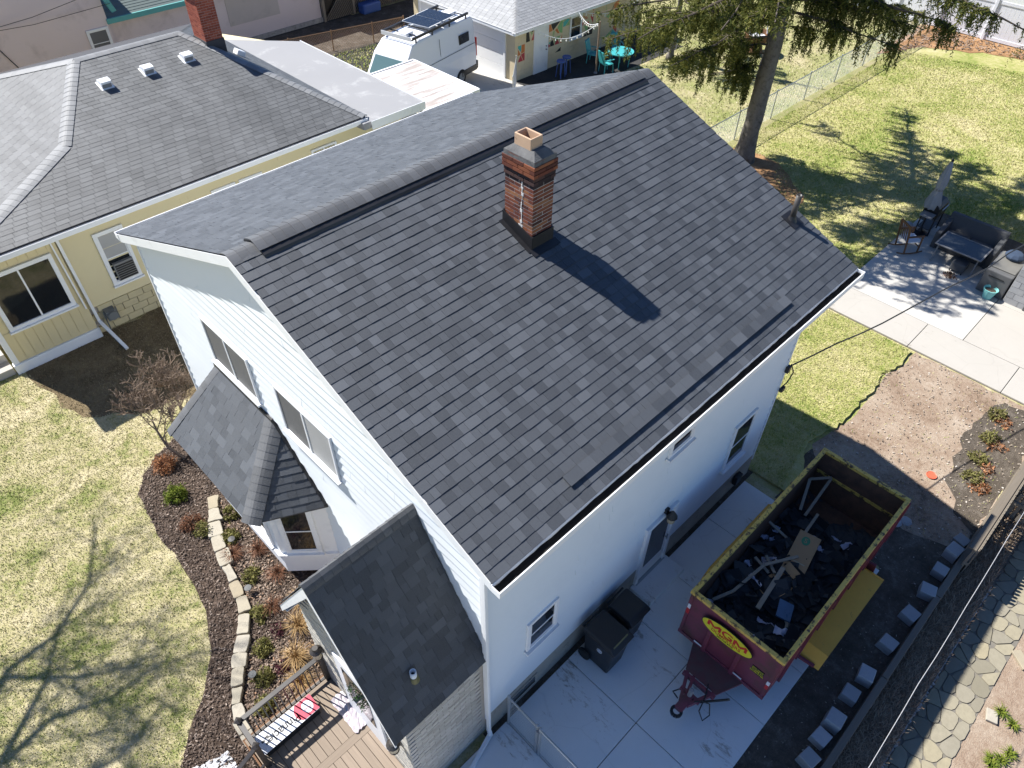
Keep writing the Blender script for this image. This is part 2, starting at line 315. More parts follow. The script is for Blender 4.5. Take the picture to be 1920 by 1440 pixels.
# ------------------------------------------------------------------ shingles
TABS = {}
def tab_mesh(wd, vl, th, m):
    k = (round(wd, 3), round(vl, 3), round(th, 4), m.name)
    if k not in TABS:
        b = MB(); b.add([(0,0,0),(wd,0,0),(wd,vl,-.002),(0,vl,-.002),(0,0,th),(wd,0,th),(wd,vl,.003),(0,vl,.003)],
              [(0,3,2,1),(4,5,6,7),(0,1,5,4),(1,2,6,5),(2,3,7,6),(3,0,4,7)]); TABS[k] = b.mesh('shingle', m)
    return TABS[k]
def shingles(roof, O, u, v, n, rng_u, vlen, course, widths, ths, m1, mn, nsingle=300, name='shingle', lift=.012, gap=.003, offs=None, pinhole=None):
    """courses of tabs on a slope: O origin at the eave, u along it, v up the slope, n outward; rng_u(v) gives the run of a course"""
    O, u, v, n = Vector(O), Vector(u).normalized(), Vector(v).normalized(), Vector(n).normalized()
    nc = max(1, round(vlen/course)); c = vlen/nc; tabs = []
    for i in range(nc):
        v0 = i*c; a, b = rng_u(v0+c)
        if b-a < .05: continue
        x = a - (random.random()*widths[0] if offs is None else (offs*widths[0] if i % 2 else 0))
        while x < b-.005:
            wd = random.choice(widths); x0, x1 = max(a, x), min(b, x+wd)
            if x1-x0 > .02: tabs.append((x0, x1, v0+random.uniform(-.003, .003)*(offs is None), c+.02, random.choice(ths), x0 == x and x1 == x+wd, wd))
            x += wd
    full = [t_ for t_ in tabs if t_[5]]
    if pinhole: full = [t_ for t_ in full if pinhole(O+u*(t_[0]+t_[1])/2+v*t_[2])]
    full.sort(key=lambda t_: ((O+u*(t_[0]+t_[1])/2+v*t_[2])-CAMP).length)
    pick = set(id(t_) for t_ in full[:nsingle]); R = Matrix((u, v, n)).transposed().to_4x4()
    V_, F_ = [], []
    for t_ in tabs:
        x0, x1, v0, vl, th, fl, wd = t_
        p = O+u*x0+v*v0+n*lift
        if id(t_) in pick:
            o = bpy.data.objects.new(name, tab_mesh(wd-gap, vl, th, m1)); COL.objects.link(o); o.parent = roof
            o.matrix_basis = Matrix.Translation(p) @ R
        else:
            k = len(V_); q = p+u*(x1-x0-gap); tv = v*vl
            V_ += [p+n*th, q+n*th, q+tv+n*.003, p+tv+n*.003, p-n*.004, q-n*.004]
            F_ += [(k, k+1, k+2, k+3), (k+4, k+5, k+1, k), (k+4, k, k+3, k+3), (k+5, k+2, k+1, k+1)]
    if V_:
        b = MB(); b.v = [tuple(p) for p in V_]; b.f = [tuple(dict.fromkeys(f)) for f in F_]
        b.build('shingle_field', mn, roof, kind='stuff')
def ridge_caps(roof, p, q, nL, nR, half, m, exp_=.14, th=.004, name='ridge_cap', rise=0.0, single=True):
    """overlapping bent caps along a ridge or hip from p to q"""
    p, q = Vector(p), Vector(q); d = (q-p); L = d.length; d.normalize(); k = max(1, int(L/exp_)); e = L/k
    nL, nR = Vector(nL).normalized(), Vector(nR).normalized(); nm = (nL+nR).normalized()
    dl = d.cross(nL); dl = dl if dl.dot(nR) < 0 else -dl
    dr = d.cross(nR); dr = dr if dr.dot(nL) < 0 else -dr
    cols = []; N = 4; bulge = half*.5*math.sqrt(max(0, 1-nL.dot(nR)))*.16
    for j in range(-N, N+1):
        t_ = abs(j)/N; base = (dl if j < 0 else dr)*(t_*half); nn = (nL if j < 0 else nR if j > 0 else nm)
        cols.append((base, nn, bulge*4*t_*(1-t_)*.6-(.006 if j == 0 else 0)))
    b = MB(); K = len(cols)
    for dz, dd in ((th+.008, 0.0), (.004, e+.03)):
        for base, nn, r_ in cols: b.v.append(tuple(base+nn*(dz+rise+r_)+d*dd))
    for base, nn, r_ in cols: b.v.append(tuple(base+nn*(-.002)+d*0.0))
    b.f = [(j, j+1, K+j+1, K+j) for j in range(K-1)]+[(2*K+j, 2*K+j+1, j+1, j) for j in range(K-1)]+[(0, K, 2*K), (K-1, 3*K-1, 2*K-1)]
    # faces outward
    me = b.mesh(name, m)
    out = []
    for i in range(k):
        o = bpy.data.objects.new(name, me); COL.objects.link(o); o.parent = roof; o.location = p+d*(i*e); out.append(o)
    return out
def slab_from(poly, n, th):      # roof deck: polygon thickened inwards
    return MB().prism(poly, Vector(n).normalized()*-th)
# ------------------------------------------------------------------ windows and siding
def window(parent, o, u, v, n, wd, ht, fr=.07, style='double', mf='white', mp='glass', sill=True, name='window', proud=.045):
    """frame with panes on a wall: o lower-left corner on the wall face, u along, v up, n outward"""
    o, u, v, n = map(Vector, (o, u, v, n)); b = MB()
    def piece(b_, a0, a1, b0, b1, d0, d1): b_.obox(o+u*(a0+a1)/2+v*(b0+b1)/2+n*(d0+d1)/2, u*(a1-a0)/2, v*(b1-b0)/2, n*(d1-d0)/2)
    piece(b, 0, fr, 0, ht, 0, proud); piece(b, wd-fr, wd, 0, ht, 0, proud); piece(b, fr, wd-fr, ht-fr, ht, 0, proud-.001); piece(b, fr, wd-fr, 0, fr, 0, proud-.001)
    w_ = b.build(name, M[mf], parent, bevel=.004)
    a0, a1, b0, b1 = fr, wd-fr, fr, ht-fr
    if style == 'double':
        mid = (b0+b1)/2; s_ = MB(); t_ = .03
        for lo, hi, d in ((b0, mid+.015, .028), (mid-.015, b1, .036)):
            piece(s_, a0, a0+t_, lo, hi, .004, d); piece(s_, a1-t_, a1, lo, hi, .004, d); piece(s_, a0+t_, a1-t_, lo, lo+t_, .004, d-.001); piece(s_, a0+t_, a1-t_, hi-t_, hi, .004, d-.001)
        s_.build('sash', M[mf], w_)
        for lo, hi, mm, d in ((b0, mid, mp if isinstance(mp, str) else mp[0], .02), (mid, b1, mp if isinstance(mp, str) else mp[1], .03)):
            q = MB(); piece(q, a0+t_, a1-t_, lo+t_*.5, hi-t_*.5, .002, d-.004); q.build('pane', M[mm], w_)
    elif style == 'slider':
        mid = (a0+a1)/2; s_ = MB(); piece(s_, mid-.022, mid+.022, b0, b1, .004, .034); s_.build('sash', M[mf], w_)
        for lo, hi, k in ((a0, mid-.02, 0), (mid+.02, a1, 1)):
            q = MB(); piece(q, lo, hi, b0, b1, .002, .02); q.build('pane', M[mp if isinstance(mp, str) else mp[k]], w_)
    else:
        q = MB(); piece(q, a0, a1, b0, b1, .002, .02); q.build('pane', M[mp], w_)
    if sill:
        q = MB(); piece(q, -.03, wd+.03, -.05, -.001, 0, proud+.05); q.build('sill', M[mf], w_)
    return w_
def plank_mesh(L, h, lo=.018, top=.004):
    return [(0,0,0),(L,0,0),(L,0,lo),(0,0,lo),(0,h,0),(L,h,0),(L,h,top),(0,h,top)], [(0,3,2,1),(3,2,6,7)[::-1],(0,1,2,3)[::-1],(0,4,7,3)[::-1],(1,2,6,5)[::-1],(4,5,6,7)[::-1]]
def lap(parent, O, u, v, n, rng_u, z0, z1, ex, m, name='plank', lo=.018):
    """lap siding boards, one object for each board"""
    O, u, v, n = map(Vector, (O, u, v, n)); k = round((z1-z0)/ex); e = (z1-z0)/k
    for i in range(k):
        a0, b0 = rng_u(z0+i*e); a1, b1 = rng_u(z0+(i+1)*e-.004)
        if b0-a0 < .05: continue
        cuts = [0.0]+sorted(random.uniform(.15,.85) for _ in range(int((b0-a0)/4)))+[1.0]      # butt joints
        for t0, t1 in zip(cuts[:-1], cuts[1:]):
            P = []; lo_ = lo+random.uniform(-.004,.004); g0, g1 = (.0015 if t0 else 0), (.0015 if t1 < 1 else 0)
            for (a, b, zz, d) in ((a0, b0, z0+i*e, lo_), (a1, b1, z0+(i+1)*e-.002, .004)):
                for x in (a+(b-a)*t0+g0, a+(b-a)*t1-g1): P += [O+u*x+v*zz, O+u*x+v*zz+n*d]
            b_ = MB(); F = [(1,3,7,5),(0,2,3,1),(0,1,5,4),(2,6,7,3),(4,5,7,6)]
            if (P[3]-P[1]).cross(P[5]-P[1]).dot(n) < 0: F = [f[::-1] for f in F]
            b_.add(P, F); b_.build(name, m, parent)
# ------------------------------------------------------------------ the white house
L_, W_, XF, XB, YR, YL, ZE, ZR, ZS = 8.637, 9.962, -.17, 9.30, -.345, 10.30, 5.935, 8.093, .757
YM = (YR+YL)/2; SL = (ZR-ZE)/(YM-YR)
nR = Vector((0, -SL, 1)).normalized(); nL = Vector((0, SL, 1)).normalized(); vR = Vector((0, 1, SL)).normalized(); vL = Vector((0, -1, SL)).normalized()
SLEN = math.hypot(YM-YR, ZR-ZE)
house = thing('white_house', 'white sided gable house with a new charcoal shingle roof', 'house')
def zroof(y): return ZR-SL*abs(y-YM)-.10
# walls: solid core set behind the siding
core = MB().prism([(0.02,.02,.0),(.02,W_-.02,.0),(.02,W_-.02,zroof(W_)-.03),(.02,YM,zroof(YM)-.03),(.02,.02,zroof(0)-.03)], (L_-.04,0,0)).build('wall', M['siding'], house)
fd = MB(); fd.box(-.004, L_+.004, -.004, .03, -.1, ZS); fd.box(-.004, .03, .03, W_, -.1, ZS*.7); fd.build('foundation', M['found'], house)
lap(core, (0.02,0,0), (0,1,0), (0,0,1), (-1,0,0), lambda z: (0.012, W_-.012) if z < zroof(0) else (max(.012, YM-(zroof(YM)-z)/SL), min(W_-.012, YM+(zroof(YM)-z)/SL)), ZS*.7, zroof(YM)-.02, .205, M['siding'], lo=.03)
lap(core, (0,.02,0), (1,0,0), (0,0,1), (0,-1,0), lambda z: (.012, L_-.012), ZS, zroof(0)-.02, .205, M['siding_side'], lo=.032)
for a_ in ((-.022, .05, -.022, .05), (L_-.05, L_+.01, -.022, .05), (-.022, .05, W_-.05, W_+.01)): MB().box(*a_, ZS*.75, zroof(0)).build('corner_trim', M['white'], house)
# roof deck
roof = MB(); roof.prism([(XF,YR,ZE-.015),(XF,YM,ZR-.015),(XF,YL,ZE-.015),(XF,YL,ZE-.09),(XF,YM,ZR-.09),(XF,YR,ZE-.09)], (XB-XF,0,0))
roof = roof.build('roof', M['decking'], house)
for x0 in (XF-.012, XB-.01):
    for ya, yb in ((YR, YM), (YL, YM)):
        rk = MB(); rk.prism([(x0,ya,ZE-.012),(x0,yb,ZR-.012),(x0,yb,ZR-.19),(x0,ya,ZE-.19)], (.022,0,0)); rk.build('rake_board', M['white'], house)
sf = MB()
for ya, yb, s_ in ((YR, 0.0, 1), (W_, YL, -1)): sf.box(XF+.02, XB-.02, ya, yb, zroof(0)-.06 if s_ == 1 else zroof(W_)-.06, zroof(0)-.04)
sf.box(XF+.02, XB-.02, YR+.0, YR+.02, ZE-.22, ZE-.02); sf.box(XF+.02, XB-.02, YL-.02, YL, ZE-.22, ZE-.02); sf.build('soffit', M['white'], house)
C1 = SLEN/36
shingles(roof, (XF-.01, YR-.03, ZE-.01), (1,0,0), vR, nR, lambda v: (0, XB-XF+.03), SLEN-.03, C1, [.11,.15,.19,.24], [.012,.013,.014,.016], M['sh1'], M['shn'])
shingles(roof, (XF-.01, YL+.03, ZE-.01), (1,0,0), vL, nL, lambda v: (0, XB-XF+.03), SLEN-.03, C1, [.11,.15,.19,.24], [.004,.006,.009], M['sh1'], M['shn'], 0)
# black slot of the ridge vent, lower starter gap, and the caps
RV = MB(); RV.prism([(XF+.42,YM-.30,ZR-SL*.30+.02),(XF+.42,YM,ZR+.03),(XF+.42,YM+.30,ZR-SL*.30+.02),(XF+.42,YM+.28,ZR-SL*.28+.062),(XF+.42,YM,ZR+.075),(XF+.42,YM-.28,ZR-SL*.28+.062)], (XB-XF-.75,0,0))
RV.build('ridge_vent', M['black'], roof)
ridge_caps(roof, (XF+.40, YM, ZR+.075), (XB-.38, YM, ZR+.075), nL, nR, .225, M['ridgecap1'], .155)
ridge_caps(roof, (XF-.01, YM, ZR+.016), (XF+.44, YM, ZR+.016), nL, nR, .2, M['ridgecap1'], .15)
ridge_caps(roof, (XB-.42, YM, ZR+.016), (XB+.0, YM, ZR+.016), nL, nR, .2, M['ridgecap1'], .15)
# a lifted run of starter shingles near the eave
x = 1.54
while x < 7.15:      # a course that has lifted off near the eave
    wd = random.choice((.2,.25,.3)); p0 = Vector((x, YR-.03, ZE))+vR*C1*1.83
    lf = MB(); lf.obox(p0+Vector((wd/2,0,0))+vR*.09+nR*.042, (wd/2-.001,0,0), vR*.088-nR*.004, nR*.006); lf.build('shingle', M['sh1'], roof); x += wd
# gutters and downspouts
def gutter(parent, x0, x1, y, z, sgn, m_in, name='gutter'):
    g = MB(); g.box(x0, x1, y, y+sgn*.012, z-.14, z); g.box(x0, x1, y+sgn*.012, y+sgn*.145, z-.14, z-.125); g.box(x0, x1, y+sgn*.145, y+sgn*.163, z-.14, z-.012)
    for xx in (x0, x1-.012): g.box(xx, xx+.012, y+sgn*.012, y+sgn*.145, z-.125, z-.012)
    k = g.build(name, M['white'], parent)
    q = MB(); xs = np.linspace(x0+.014, x1-.014, 90); prev = None
    for i, x in enumerate(xs):
        zz = z-.07-random.random()*.03
        for yy in (y+sgn*.013, y+sgn*.144): q.v.append((x, yy, zz+random.random()*.02))
        if i: a = 2*i; q.f.append((a-2, a-1, a+1, a) if sgn < 0 else (a-2, a, a+1, a-1))
    q.build('gutter_debris', m_in, k)
    return k
gutter(house, XF-.02, XB+.06, YR-.015, ZE-.025, -1, M['gutter_in'])
gutter(house, XF-.02, XB+.06, YL+.015, ZE-.025, 1, M['gutter_in'])
ds = MB(); ds.bar((-.04,-.40,ZE-.13),(-.045,-.09,ZE-.46),.07,.05,(1,0,0)); ds.bar((-.045,-.075,ZE-.40),(-.045,-.075,.25),.055,.075,(0,1,0)); ds.bar((-.045,-.085,.28),(-.045,-.12,.12),.055,.075,(1,0,0)); ds.bar((-.04,-.10,.15),(-.75,-.30,.06),.08,.06)
ds.build('downspout', M['white'], house, bevel=.008)
ds = MB(); ds.bar((-.03,-.02,ZE-.45),(-.03,-.02,.9),.05,.05,(0,1,0)); ds.build('conduit', M['white'], house)
# gable windows
for (y0, y1, z0, z1, mp) in ((6.0,7.66,4.25,5.34,('pane_grey','pane_grey')), (3.47,5.12,4.27,5.37,('pane_grey','blind'))):
    window(house, (-.004,y1,z0), (0,-1,0), (0,0,1), (-1,0,0), y1-y0, z1-z0, .05, 'slider', 'white', mp, proud=.04)
# right wall windows, door, lamp, hose box
window(house, (.91,-.002,1.93), (1,0,0), (0,0,1), (0,-1,0), .75, .93, .07, 'double')
window(house, (4.33,-.002,4.22), (1,0,0), (0,0,1), (0,-1,0), .72, .9, .07, 'double')
window(house, (6.95,-.002,1.56), (1,0,0), (0,0,1), (0,-1,0), .84, 1.4, .07, 'double')
dr = MB(); dx0, dx1 = 4.2, 5.22
for a, b, c, d in ((dx0,dx0+.09,.16,2.16),(dx1-.09,dx1,.16,2.16),(dx0+.09,dx1-.09,2.07,2.16)): dr.box(a, b, -.062, .01, c, d)
dr.box(dx0+.09, dx1-.09, -.03, .01, .18, 2.07)
door = dr.build('door', M['white'], house, bevel=.005)
MB().box(dx0+.2, dx1-.2, -.034, -.02, .62, 1.96).build('pane', M['glass'], door)
q = MB(); q.bar((dx1-.16,-.07,1.02),(dx1-.16,-.07,1.2),.02,.02,(0,1,0)); q.tube((dx1-.16,-.03,1.08),(dx1-.16,-.075,1.08),.02); q.build('handle', M['steel'], door)
MB().box(dx0+.02, dx1-.02, -.09, .01, .11, .157).build('threshold', M['galv'], door)
lm = MB(); lm.lathe([(.0,.36),(.03,.33),(.105,.2),(.115,.17),(.0,.17)], (4.82,-.16,1.98), 10); lm.box(4.77,4.87,-.06,0,2.1,2.28)
lamp = lm.build('wall_lamp', M['black'], house)
MB().lathe([(.0,.0),(.075,.01),(.09,.165),(.0,.168)], (4.82,-.16,1.98), 10).build('lamp_glass', M['tan'], lamp)
st = MB().box(4.1, 5.28, -.55, -.008, .0, .155).build('step', M['concrete'], house, bevel=.015)
MB().box(7.8, 8.05, -.13, -.02, .35, .62).build('junction_box', M['black'], house, bevel=.02)
bw = MB().box(.5, 1.25, -.03, -.006, .22, .55).build('basement_window', M['found'], house); MB().box(.56, 1.19, -.034, -.026, .27, .5).build('pane', M['glass'], bw)
# bay window
BZ0, BZ1 = .32, 2.70
P = [(.0,8.5),(-.86,7.85),(-.86,5.22),(.0,4.45)]
bay = MB().prism([(x, y, BZ0) for x, y in P], (0,0,BZ1-BZ0)).build('bay_window', M['white'], house)
MB().prism([(.02,8.2,.0),(-.6,7.6,.0),(-.6,5.4,.0),(.02,4.75,.0)], (0,0,BZ0)).build('bay_base', M['black'], house)
sd_ = Vector((-.86,.77,0)); sl_ = sd_.length; su = sd_.normalized(); sn = Vector((-su.y, su.x, 0)); sn = sn if sn.y < 0 else -sn
window(bay, Vector((0,4.45,1.05))+su*.30, su, (0,0,1), sn, .72, 1.5, .08, 'double')
for y_ in (5.45, 6.7): window(bay, (-.862, y_+.95, 1.05), (0,-1,0), (0,0,1), (-1,0,0), .95, 1.5, .08, 'double')
sd2 = Vector((.86,.65,0)).normalized(); window(bay, Vector((-.86,7.85,1.05))+sd2*.18, -sd2*-1, (0,0,1), Vector((-.6,.8,0)).normalized(), .72, 1.5, .08, 'double')
q = MB(); q.prism([(x*1.06-.02, y, .98) for x, y in [(.0,8.56),(-.86,7.88),(-.86,5.19),(.0,4.39)]], (0,0,.035)); q.build('ledge', M['white'], bay)
A, B_, Cc, D = Vector((.0,7.75,4.02)), Vector((.0,5.70,4.02)), Vector((-1.25,4.98,2.73)), Vector((-1.25,8.12,2.73)); E_ = Vector((0,4.33,2.73)); F2 = Vector((0,8.8,2.73))
n1 = (B_-A).cross(D-A).normalized(); n1 = n1 if n1.x < 0 else -n1
n2 = (Cc-B_).cross(E_-B_).normalized(); n2 = n2 if n2.z > 0 else -n2
n3 = (D-A).cross(F2-A).normalized(); n3 = n3 if n3.z > 0 else -n3
br = MB()
br.add([A, B_, Cc, D, E_, F2, Vector((0,E_.y,2.66)), Vector((Cc.x,Cc.y,2.66)), Vector((D.x,D.y,2.66)), Vector((0,F2.y,2.66))], [(0,3,2,1),(1,2,4),(0,5,3),(2,3,8,7),(4,2,7,6),(3,5,9,8),(6,7,8,9)])
bayroof = br.build('bay_roof', M['decking'], house)
v1 = Vector((1.25,0,4.02-2.73)).normalized(); vl1 = math.hypot(1.25, 1.29)
shingles(bayroof, D+Vector((-.02,0,0)), (0,-1,0), v1, n1, lambda v: (-.02+v/vl1*(D.y-A.y), D.y-Cc.y+.02-v/vl1*(B_.y-Cc.y)), vl1, .16, [.2,.25,.3], [.005,.008,.011], M['sh1'], M['shn'], 300)
u2 = (E_-Cc).normalized(); v2 = n2.cross(u2).normalized(); v2 = v2 if v2.z > 0 else -v2; h2 = (B_-Cc).dot(v2); f2 = (B_-Cc).dot(u2); l2 = (E_-Cc).length
shingles(bayroof, Cc-v2*.02, u2, v2, n2, lambda v: (v/h2*f2, l2-v/h2*(l2-f2)), h2, .15, [.16,.2,.24], [.012,.016,.02], M['sh1'], M['shn'], 150)
ridge_caps(bayroof, Cc+Vector((-.02,-.02,.0)), B_, n1, n2, .2, M['ridgecap1'], .14, rise=.03)
ridge_caps(bayroof, D+Vector((-.02,.02,.0)), A, n3, n1, .17, M['ridgecap1'], .14, rise=.025)
fl = MB(); fl.box(-.06, -.02, 5.66, 7.79, 3.98, 4.08); fl.bar(B_+Vector((-.03,0,.04)), E_+Vector((-.03,0,.04)), .05, .05); fl.build('flashing', M['black'], house)
# entry with its steep roof
EX = -1.55; EY0, EY1 = .06, 2.78; EZ0, EZ1, EYM = 3.18, 5.61, 1.43
es = (EZ1-EZ0)/(EYM+.05); ne = Vector((0,-es,1)).normalized(); ve = Vector((0,1,es)).normalized(); ne2 = Vector((0,es,1)).normalized(); ve2 = Vector((0,-1,es)).normalized()
ent = MB().prism([(EX,EY0,0),(EX,EY1,0),(EX,EY1,EZ0+.1),(EX,EYM,EZ1-.25),(EX,EY0,EZ0+.1)], (-EX,0,0)).build('entry', M['mortar'], house)
ELX = -1.80; el = math.hypot(EYM+.05, EZ1-EZ0); EYL = 2*EYM+.05
er = MB().prism([(ELX,-.05,EZ0-.012),(ELX,EYM,EZ1-.012),(ELX,EYL,EZ0-.012),(ELX,EYL,EZ0-.08),(ELX,EYM,EZ1-.1),(ELX,-.05,EZ0-.08)], (-ELX-.005,0,0)).build('entry_roof', M['decking'], house)
shingles(er, (ELX-.02,-.07,EZ0-.03), (1,0,0), ve, ne, lambda v: (0, 1.815), el, .14, [.11,.15,.19,.24], [.008,.010,.013], M['sh1'], M['shn'], 300)
shingles(er, (ELX-.02,EYL+.02,EZ0-.03), (1,0,0), ve2, ne2, lambda v: (0, 1.815), el, .158, [.15,.2,.25,.3], [.006,.01,.014], M['sh1'], M['shn'], 0)
ridge_caps(er, (ELX-.02,EYM,EZ1+.012), (-.01,EYM,EZ1+.012), ne2, ne, .15, M['ridgecap1'], .13, rise=.02)
q = MB()
for ya, sg in ((-.05, 1), (EYL, -1)): MB().prism([(ELX-.01,ya,EZ0-.015),(ELX-.01,EYM,EZ1-.015),(ELX-.01,EYM,EZ1-.30),(ELX-.01,ya,EZ0-.2)], (.025,0,0)).build('rake_board', M['white'], house)
q.box(ELX+.02, -.01, EY1+.0, EYL-.03, EZ0-.1, EZ0-.085); q.build('entry_soffit', M['white'], house)
pv = MB(); c0 = Vector((-1.13,.27,EZ0+es*.32)); pv.lathe([(.05,-.1),(.05,.20),(.04,.20),(.04,.05)], c0, 12)
pv = pv.build('vent_pipe', M['white'], house, smooth=True); q = MB(); q.obox(c0+ve*.02+ne*.01, (.10,0,0), ve*.13, ne*.005); q.lathe([(.085,-.05),(.06,.05),(.05,.06)], c0, 12); q.build('vent_flashing', M['olive'], pv)
# brick face of the entry, every brick on its own
M['ebrick'] = rand_mat('painted_entry_brick', [(0,(.40,.38,.33)),(.5,(.50,.475,.42)),(1,(.57,.55,.50))], sc_=18, amt=.5)
bk = MB(); bk.box(0,.215,-.012,0,0,.062); bme = bk.mesh('brick', M['ebrick']); bk = MB(); bk.box(-.012,0,0,.215,0,.062); bme2 = bk.mesh('brick', M['ebrick'])
nb = 0
for k in range(43):
    z = .05+k*.0735
    for i in range(8):
        x = EX+.004-(.11 if k % 2 else 0)+i*.225
        if x < EX-.02 or x > -.22: continue
        o = bpy.data.objects.new('brick', bme); COL.objects.link(o); o.parent = ent; o.location = (x, EY0-.001+random.uniform(-.003,.003), z)
q = MB()
for k in range(60):
    z = .05+k*.0735; top = EZ0+.05 if True else 0
    for i in range(13):
        y = EY0-(.11 if k % 2 else 0)+i*.225
        yl, yh = max(y, EY0), min(y+.215, EY1)
        lim = EZ0+.05+es*min(yl+.05-.1, EYL-yh-.1)
        if yh-yl < .03 or z+.06 > lim-.1 or (.75 < (yl+yh)/2 < 1.95 and z < 2.75): continue
        q.box(EX-.014-random.random()*.006, EX, yl, yh, z, z+.062)
q.build('front_bricks', M['ebrick'], house, kind='stuff')
dq = MB().box(EX-.05, EX+.01, .8, 1.9, .6, 2.7).build('door', M['white'], house); MB().box(EX-.06, EX-.045, 1.0, 1.7, 1.3, 2.5).build('pane', M['glass'], dq)
wr = MB()
for i in range(220):
    a = random.random()*6.28; r_ = .2+random.gauss(0,.03); c = Vector((EX-.09+random.gauss(0,.02),1.35+r_*math.cos(a),2.0+r_*math.sin(a))); d = Vector((random.gauss(0,1),random.gauss(0,1),random.gauss(0,1))).normalized()*.05; e = d.cross(Vector((1,.3,.2))).normalized()*.012
    wr.add([c-e, c+e, c+d], [(0,1,2)])
wreath = wr.build('door_wreath', leaf_mat('wreath_green', (.02,.06,.015),(.05,.11,.03)), None); tag(wreath, 'green leafy wreath hanging on the front entry door', 'wreath')
for (ly, lz) in ((2.42,2.0), (.32,2.0)):
    q = MB(); c = (EX-.13, ly, lz); q.lathe([(0,.2),(.05,.2),(.06,.15),(.11,.1),(.10,.09),(0,.09)], c, 12); q.lathe([(0,-.17),(.06,-.17),(.085,-.13),(.085,-.11),(0,-.11)], c, 12); q.box(EX-.05, EX, ly-.05, ly+.05, lz-.05, lz+.1); q.bar((EX-.03,ly,lz+.13),(EX-.13,ly,lz+.19),.02,.02)
    q = q.build('wall_lantern', M['bronze'], house, smooth=False); MB().lathe([(0,-.11),(.075,-.11),(.085,.09),(0,.09)], c, 10).build('lamp_glass', M['tan'], q)
# ------------------------------------------------------------------ chimney
CX0, CX1, CY0, CY1 = 3.87, 4.32, 2.955, 3.57
chim = MB().box(CX0+.004, CX1-.004, CY0+.004, CY1-.004, 7.1, 8.77).build('chimney', M['mortar'], house)
bc = {}
def brick(x0, x1, y0, y1, z, h, m, nm='brick'):
    k = (round(x1-x0,3), round(y1-y0,3), m.name)
    if k not in bc: bc[k] = MB().box(0, x1-x0, 0, y1-y0, 0, h).mesh(nm, m)
    o = bpy.data.objects.new(nm, bc[k]); COL.objects.link(o); o.parent = chim; o.location = (x0+random.uniform(-.002,.002), y0+random.uniform(-.002,.002), z)
zc = 7.12; k = 0; hb = .052; jt = .0125
while zc < 8.76:
    out = .035 if 8.53 < zc < 8.72 else (.015 if zc > 8.4 else 0)
    m = M['soot'] if 8.33 < zc < 8.52 else M['brick']
    x0, x1, y0, y1 = CX0-out, CX1+out, CY0-out, CY1+out; dpt = .095
    nx, ny = 2, 3
    if k % 2:
        ex = [(x0, x1)]
        xs = np.linspace(x0, x1, nx+1); ys = np.linspace(y0+dpt, y1-dpt, ny)
    else:
        xs = np.linspace(x0+dpt, x1-dpt, nx); ys = np.linspace(y0, y1, ny+1)
    for a, b in zip(xs[:-1], xs[1:]):
        for yy in (y0, y1-dpt): brick(a+(jt/2 if a > x0+.01 else 0), b-(jt/2 if b < x1-.01 else 0), yy, yy+dpt, zc, hb, m)
    for a, b in zip(ys[:-1], ys[1:]):
        for xx in (x0, x1-dpt): brick(xx, xx+dpt, a+(jt/2 if a > y0+.01 else 0), b-(jt/2 if b < y1-.01 else 0), zc, hb, m)
    zc += hb+jt; k += 1
cr = MB(); xm, y_m = (CX0+CX1)/2, (CY0+CY1)/2
def ringp(e, z): return [(CX0-e,CY0-e,z),(CX1+e,CY0-e,z),(CX1+e,CY1+e,z),(CX0-e,CY1+e,z)]
cr.add(ringp(.02,8.72)+ringp(.015,8.80)+ringp(-.10,8.89), [(0,1,5,4),(1,2,6,5),(2,3,7,6),(3,0,4,7),(4,5,9,8),(5,6,10,9),(6,7,11,10),(7,4,8,11),(8,9,10,11)])
cr.build('mortar_crown', M['crown'], chim)
fu = MB(); fx, fy, hw, hl = xm-.01, y_m+.03, .125, .175
def rr(hx, hy, z): return [(fx-hx,fy-hy,z),(fx+hx,fy-hy,z),(fx+hx,fy+hy,z),(fx-hx,fy+hy,z)]
fu.add(rr(hw,hl,8.85)+rr(hw,hl,9.06)+rr(hw-.028,hl-.028,9.06)+rr(hw-.04,hl-.04,8.86), [(0,1,5,4),(1,2,6,5),(2,3,7,6),(3,0,4,7),(4,5,9,8),(5,6,10,9),(6,7,11,10),(7,4,8,11),(8,9,13,12),(9,10,14,13),(10,11,15,14),(11,8,12,15),(12,13,14,15)])
fu.build('flue_tile', M['clay'], chim, bevel=.012)
def zr_(y): return ZE+SL*(y-YR)
fs = MB(); e = .028
fs.prism([(CX0-e,CY0-e,zr_(CY0)+.0),(CX0-e,CY1+e,zr_(CY1)),(CX0-e,CY1+e,zr_(CY1)+.22),(CX0-e,CY0-e,zr_(CY0)+.24)], (.02,0,0))
fs.prism([(CX1+e,CY0-e,zr_(CY0)+.0),(CX1+e,CY1+e,zr_(CY1)),(CX1+e,CY1+e,zr_(CY1)+.22),(CX1+e,CY0-e,zr_(CY0)+.24)], (-.02,0,0))
fs.box(CX0-e+.021, CX1+e-.021, CY0-e-.002, CY0-.004, zr_(CY0-e)-.02, zr_(CY0)+.25); fs.box(CX0-e+.021, CX1+e-.021, CY1+.004, CY1+e, zr_(CY1)-.02, zr_(CY1)+.24)
fs.obox(Vector((CX0-.06,y_m,zr_(y_m)))+nR*.03, (.045,0,0), vR*.38, nR*.006); fs.obox(Vector((xm,CY0-.08,zr_(CY0-.08)))+nR*.034, (.30,0,0), vR*.07, nR*.006)
fs.build('flashing', M['black'], chim)
sm = MB(); random.seed(3); y = y_m-.06; z = 8.4
while z > 7.55:
    y += random.uniform(-.012,.012); h = random.uniform(.03,.07); wd = random.uniform(.006,.02) if random.random() < .85 else .045
    sm.box(CX0-.006, CX0+.003, y-wd/2, y+wd/2, z-h, z-.006); z -= h
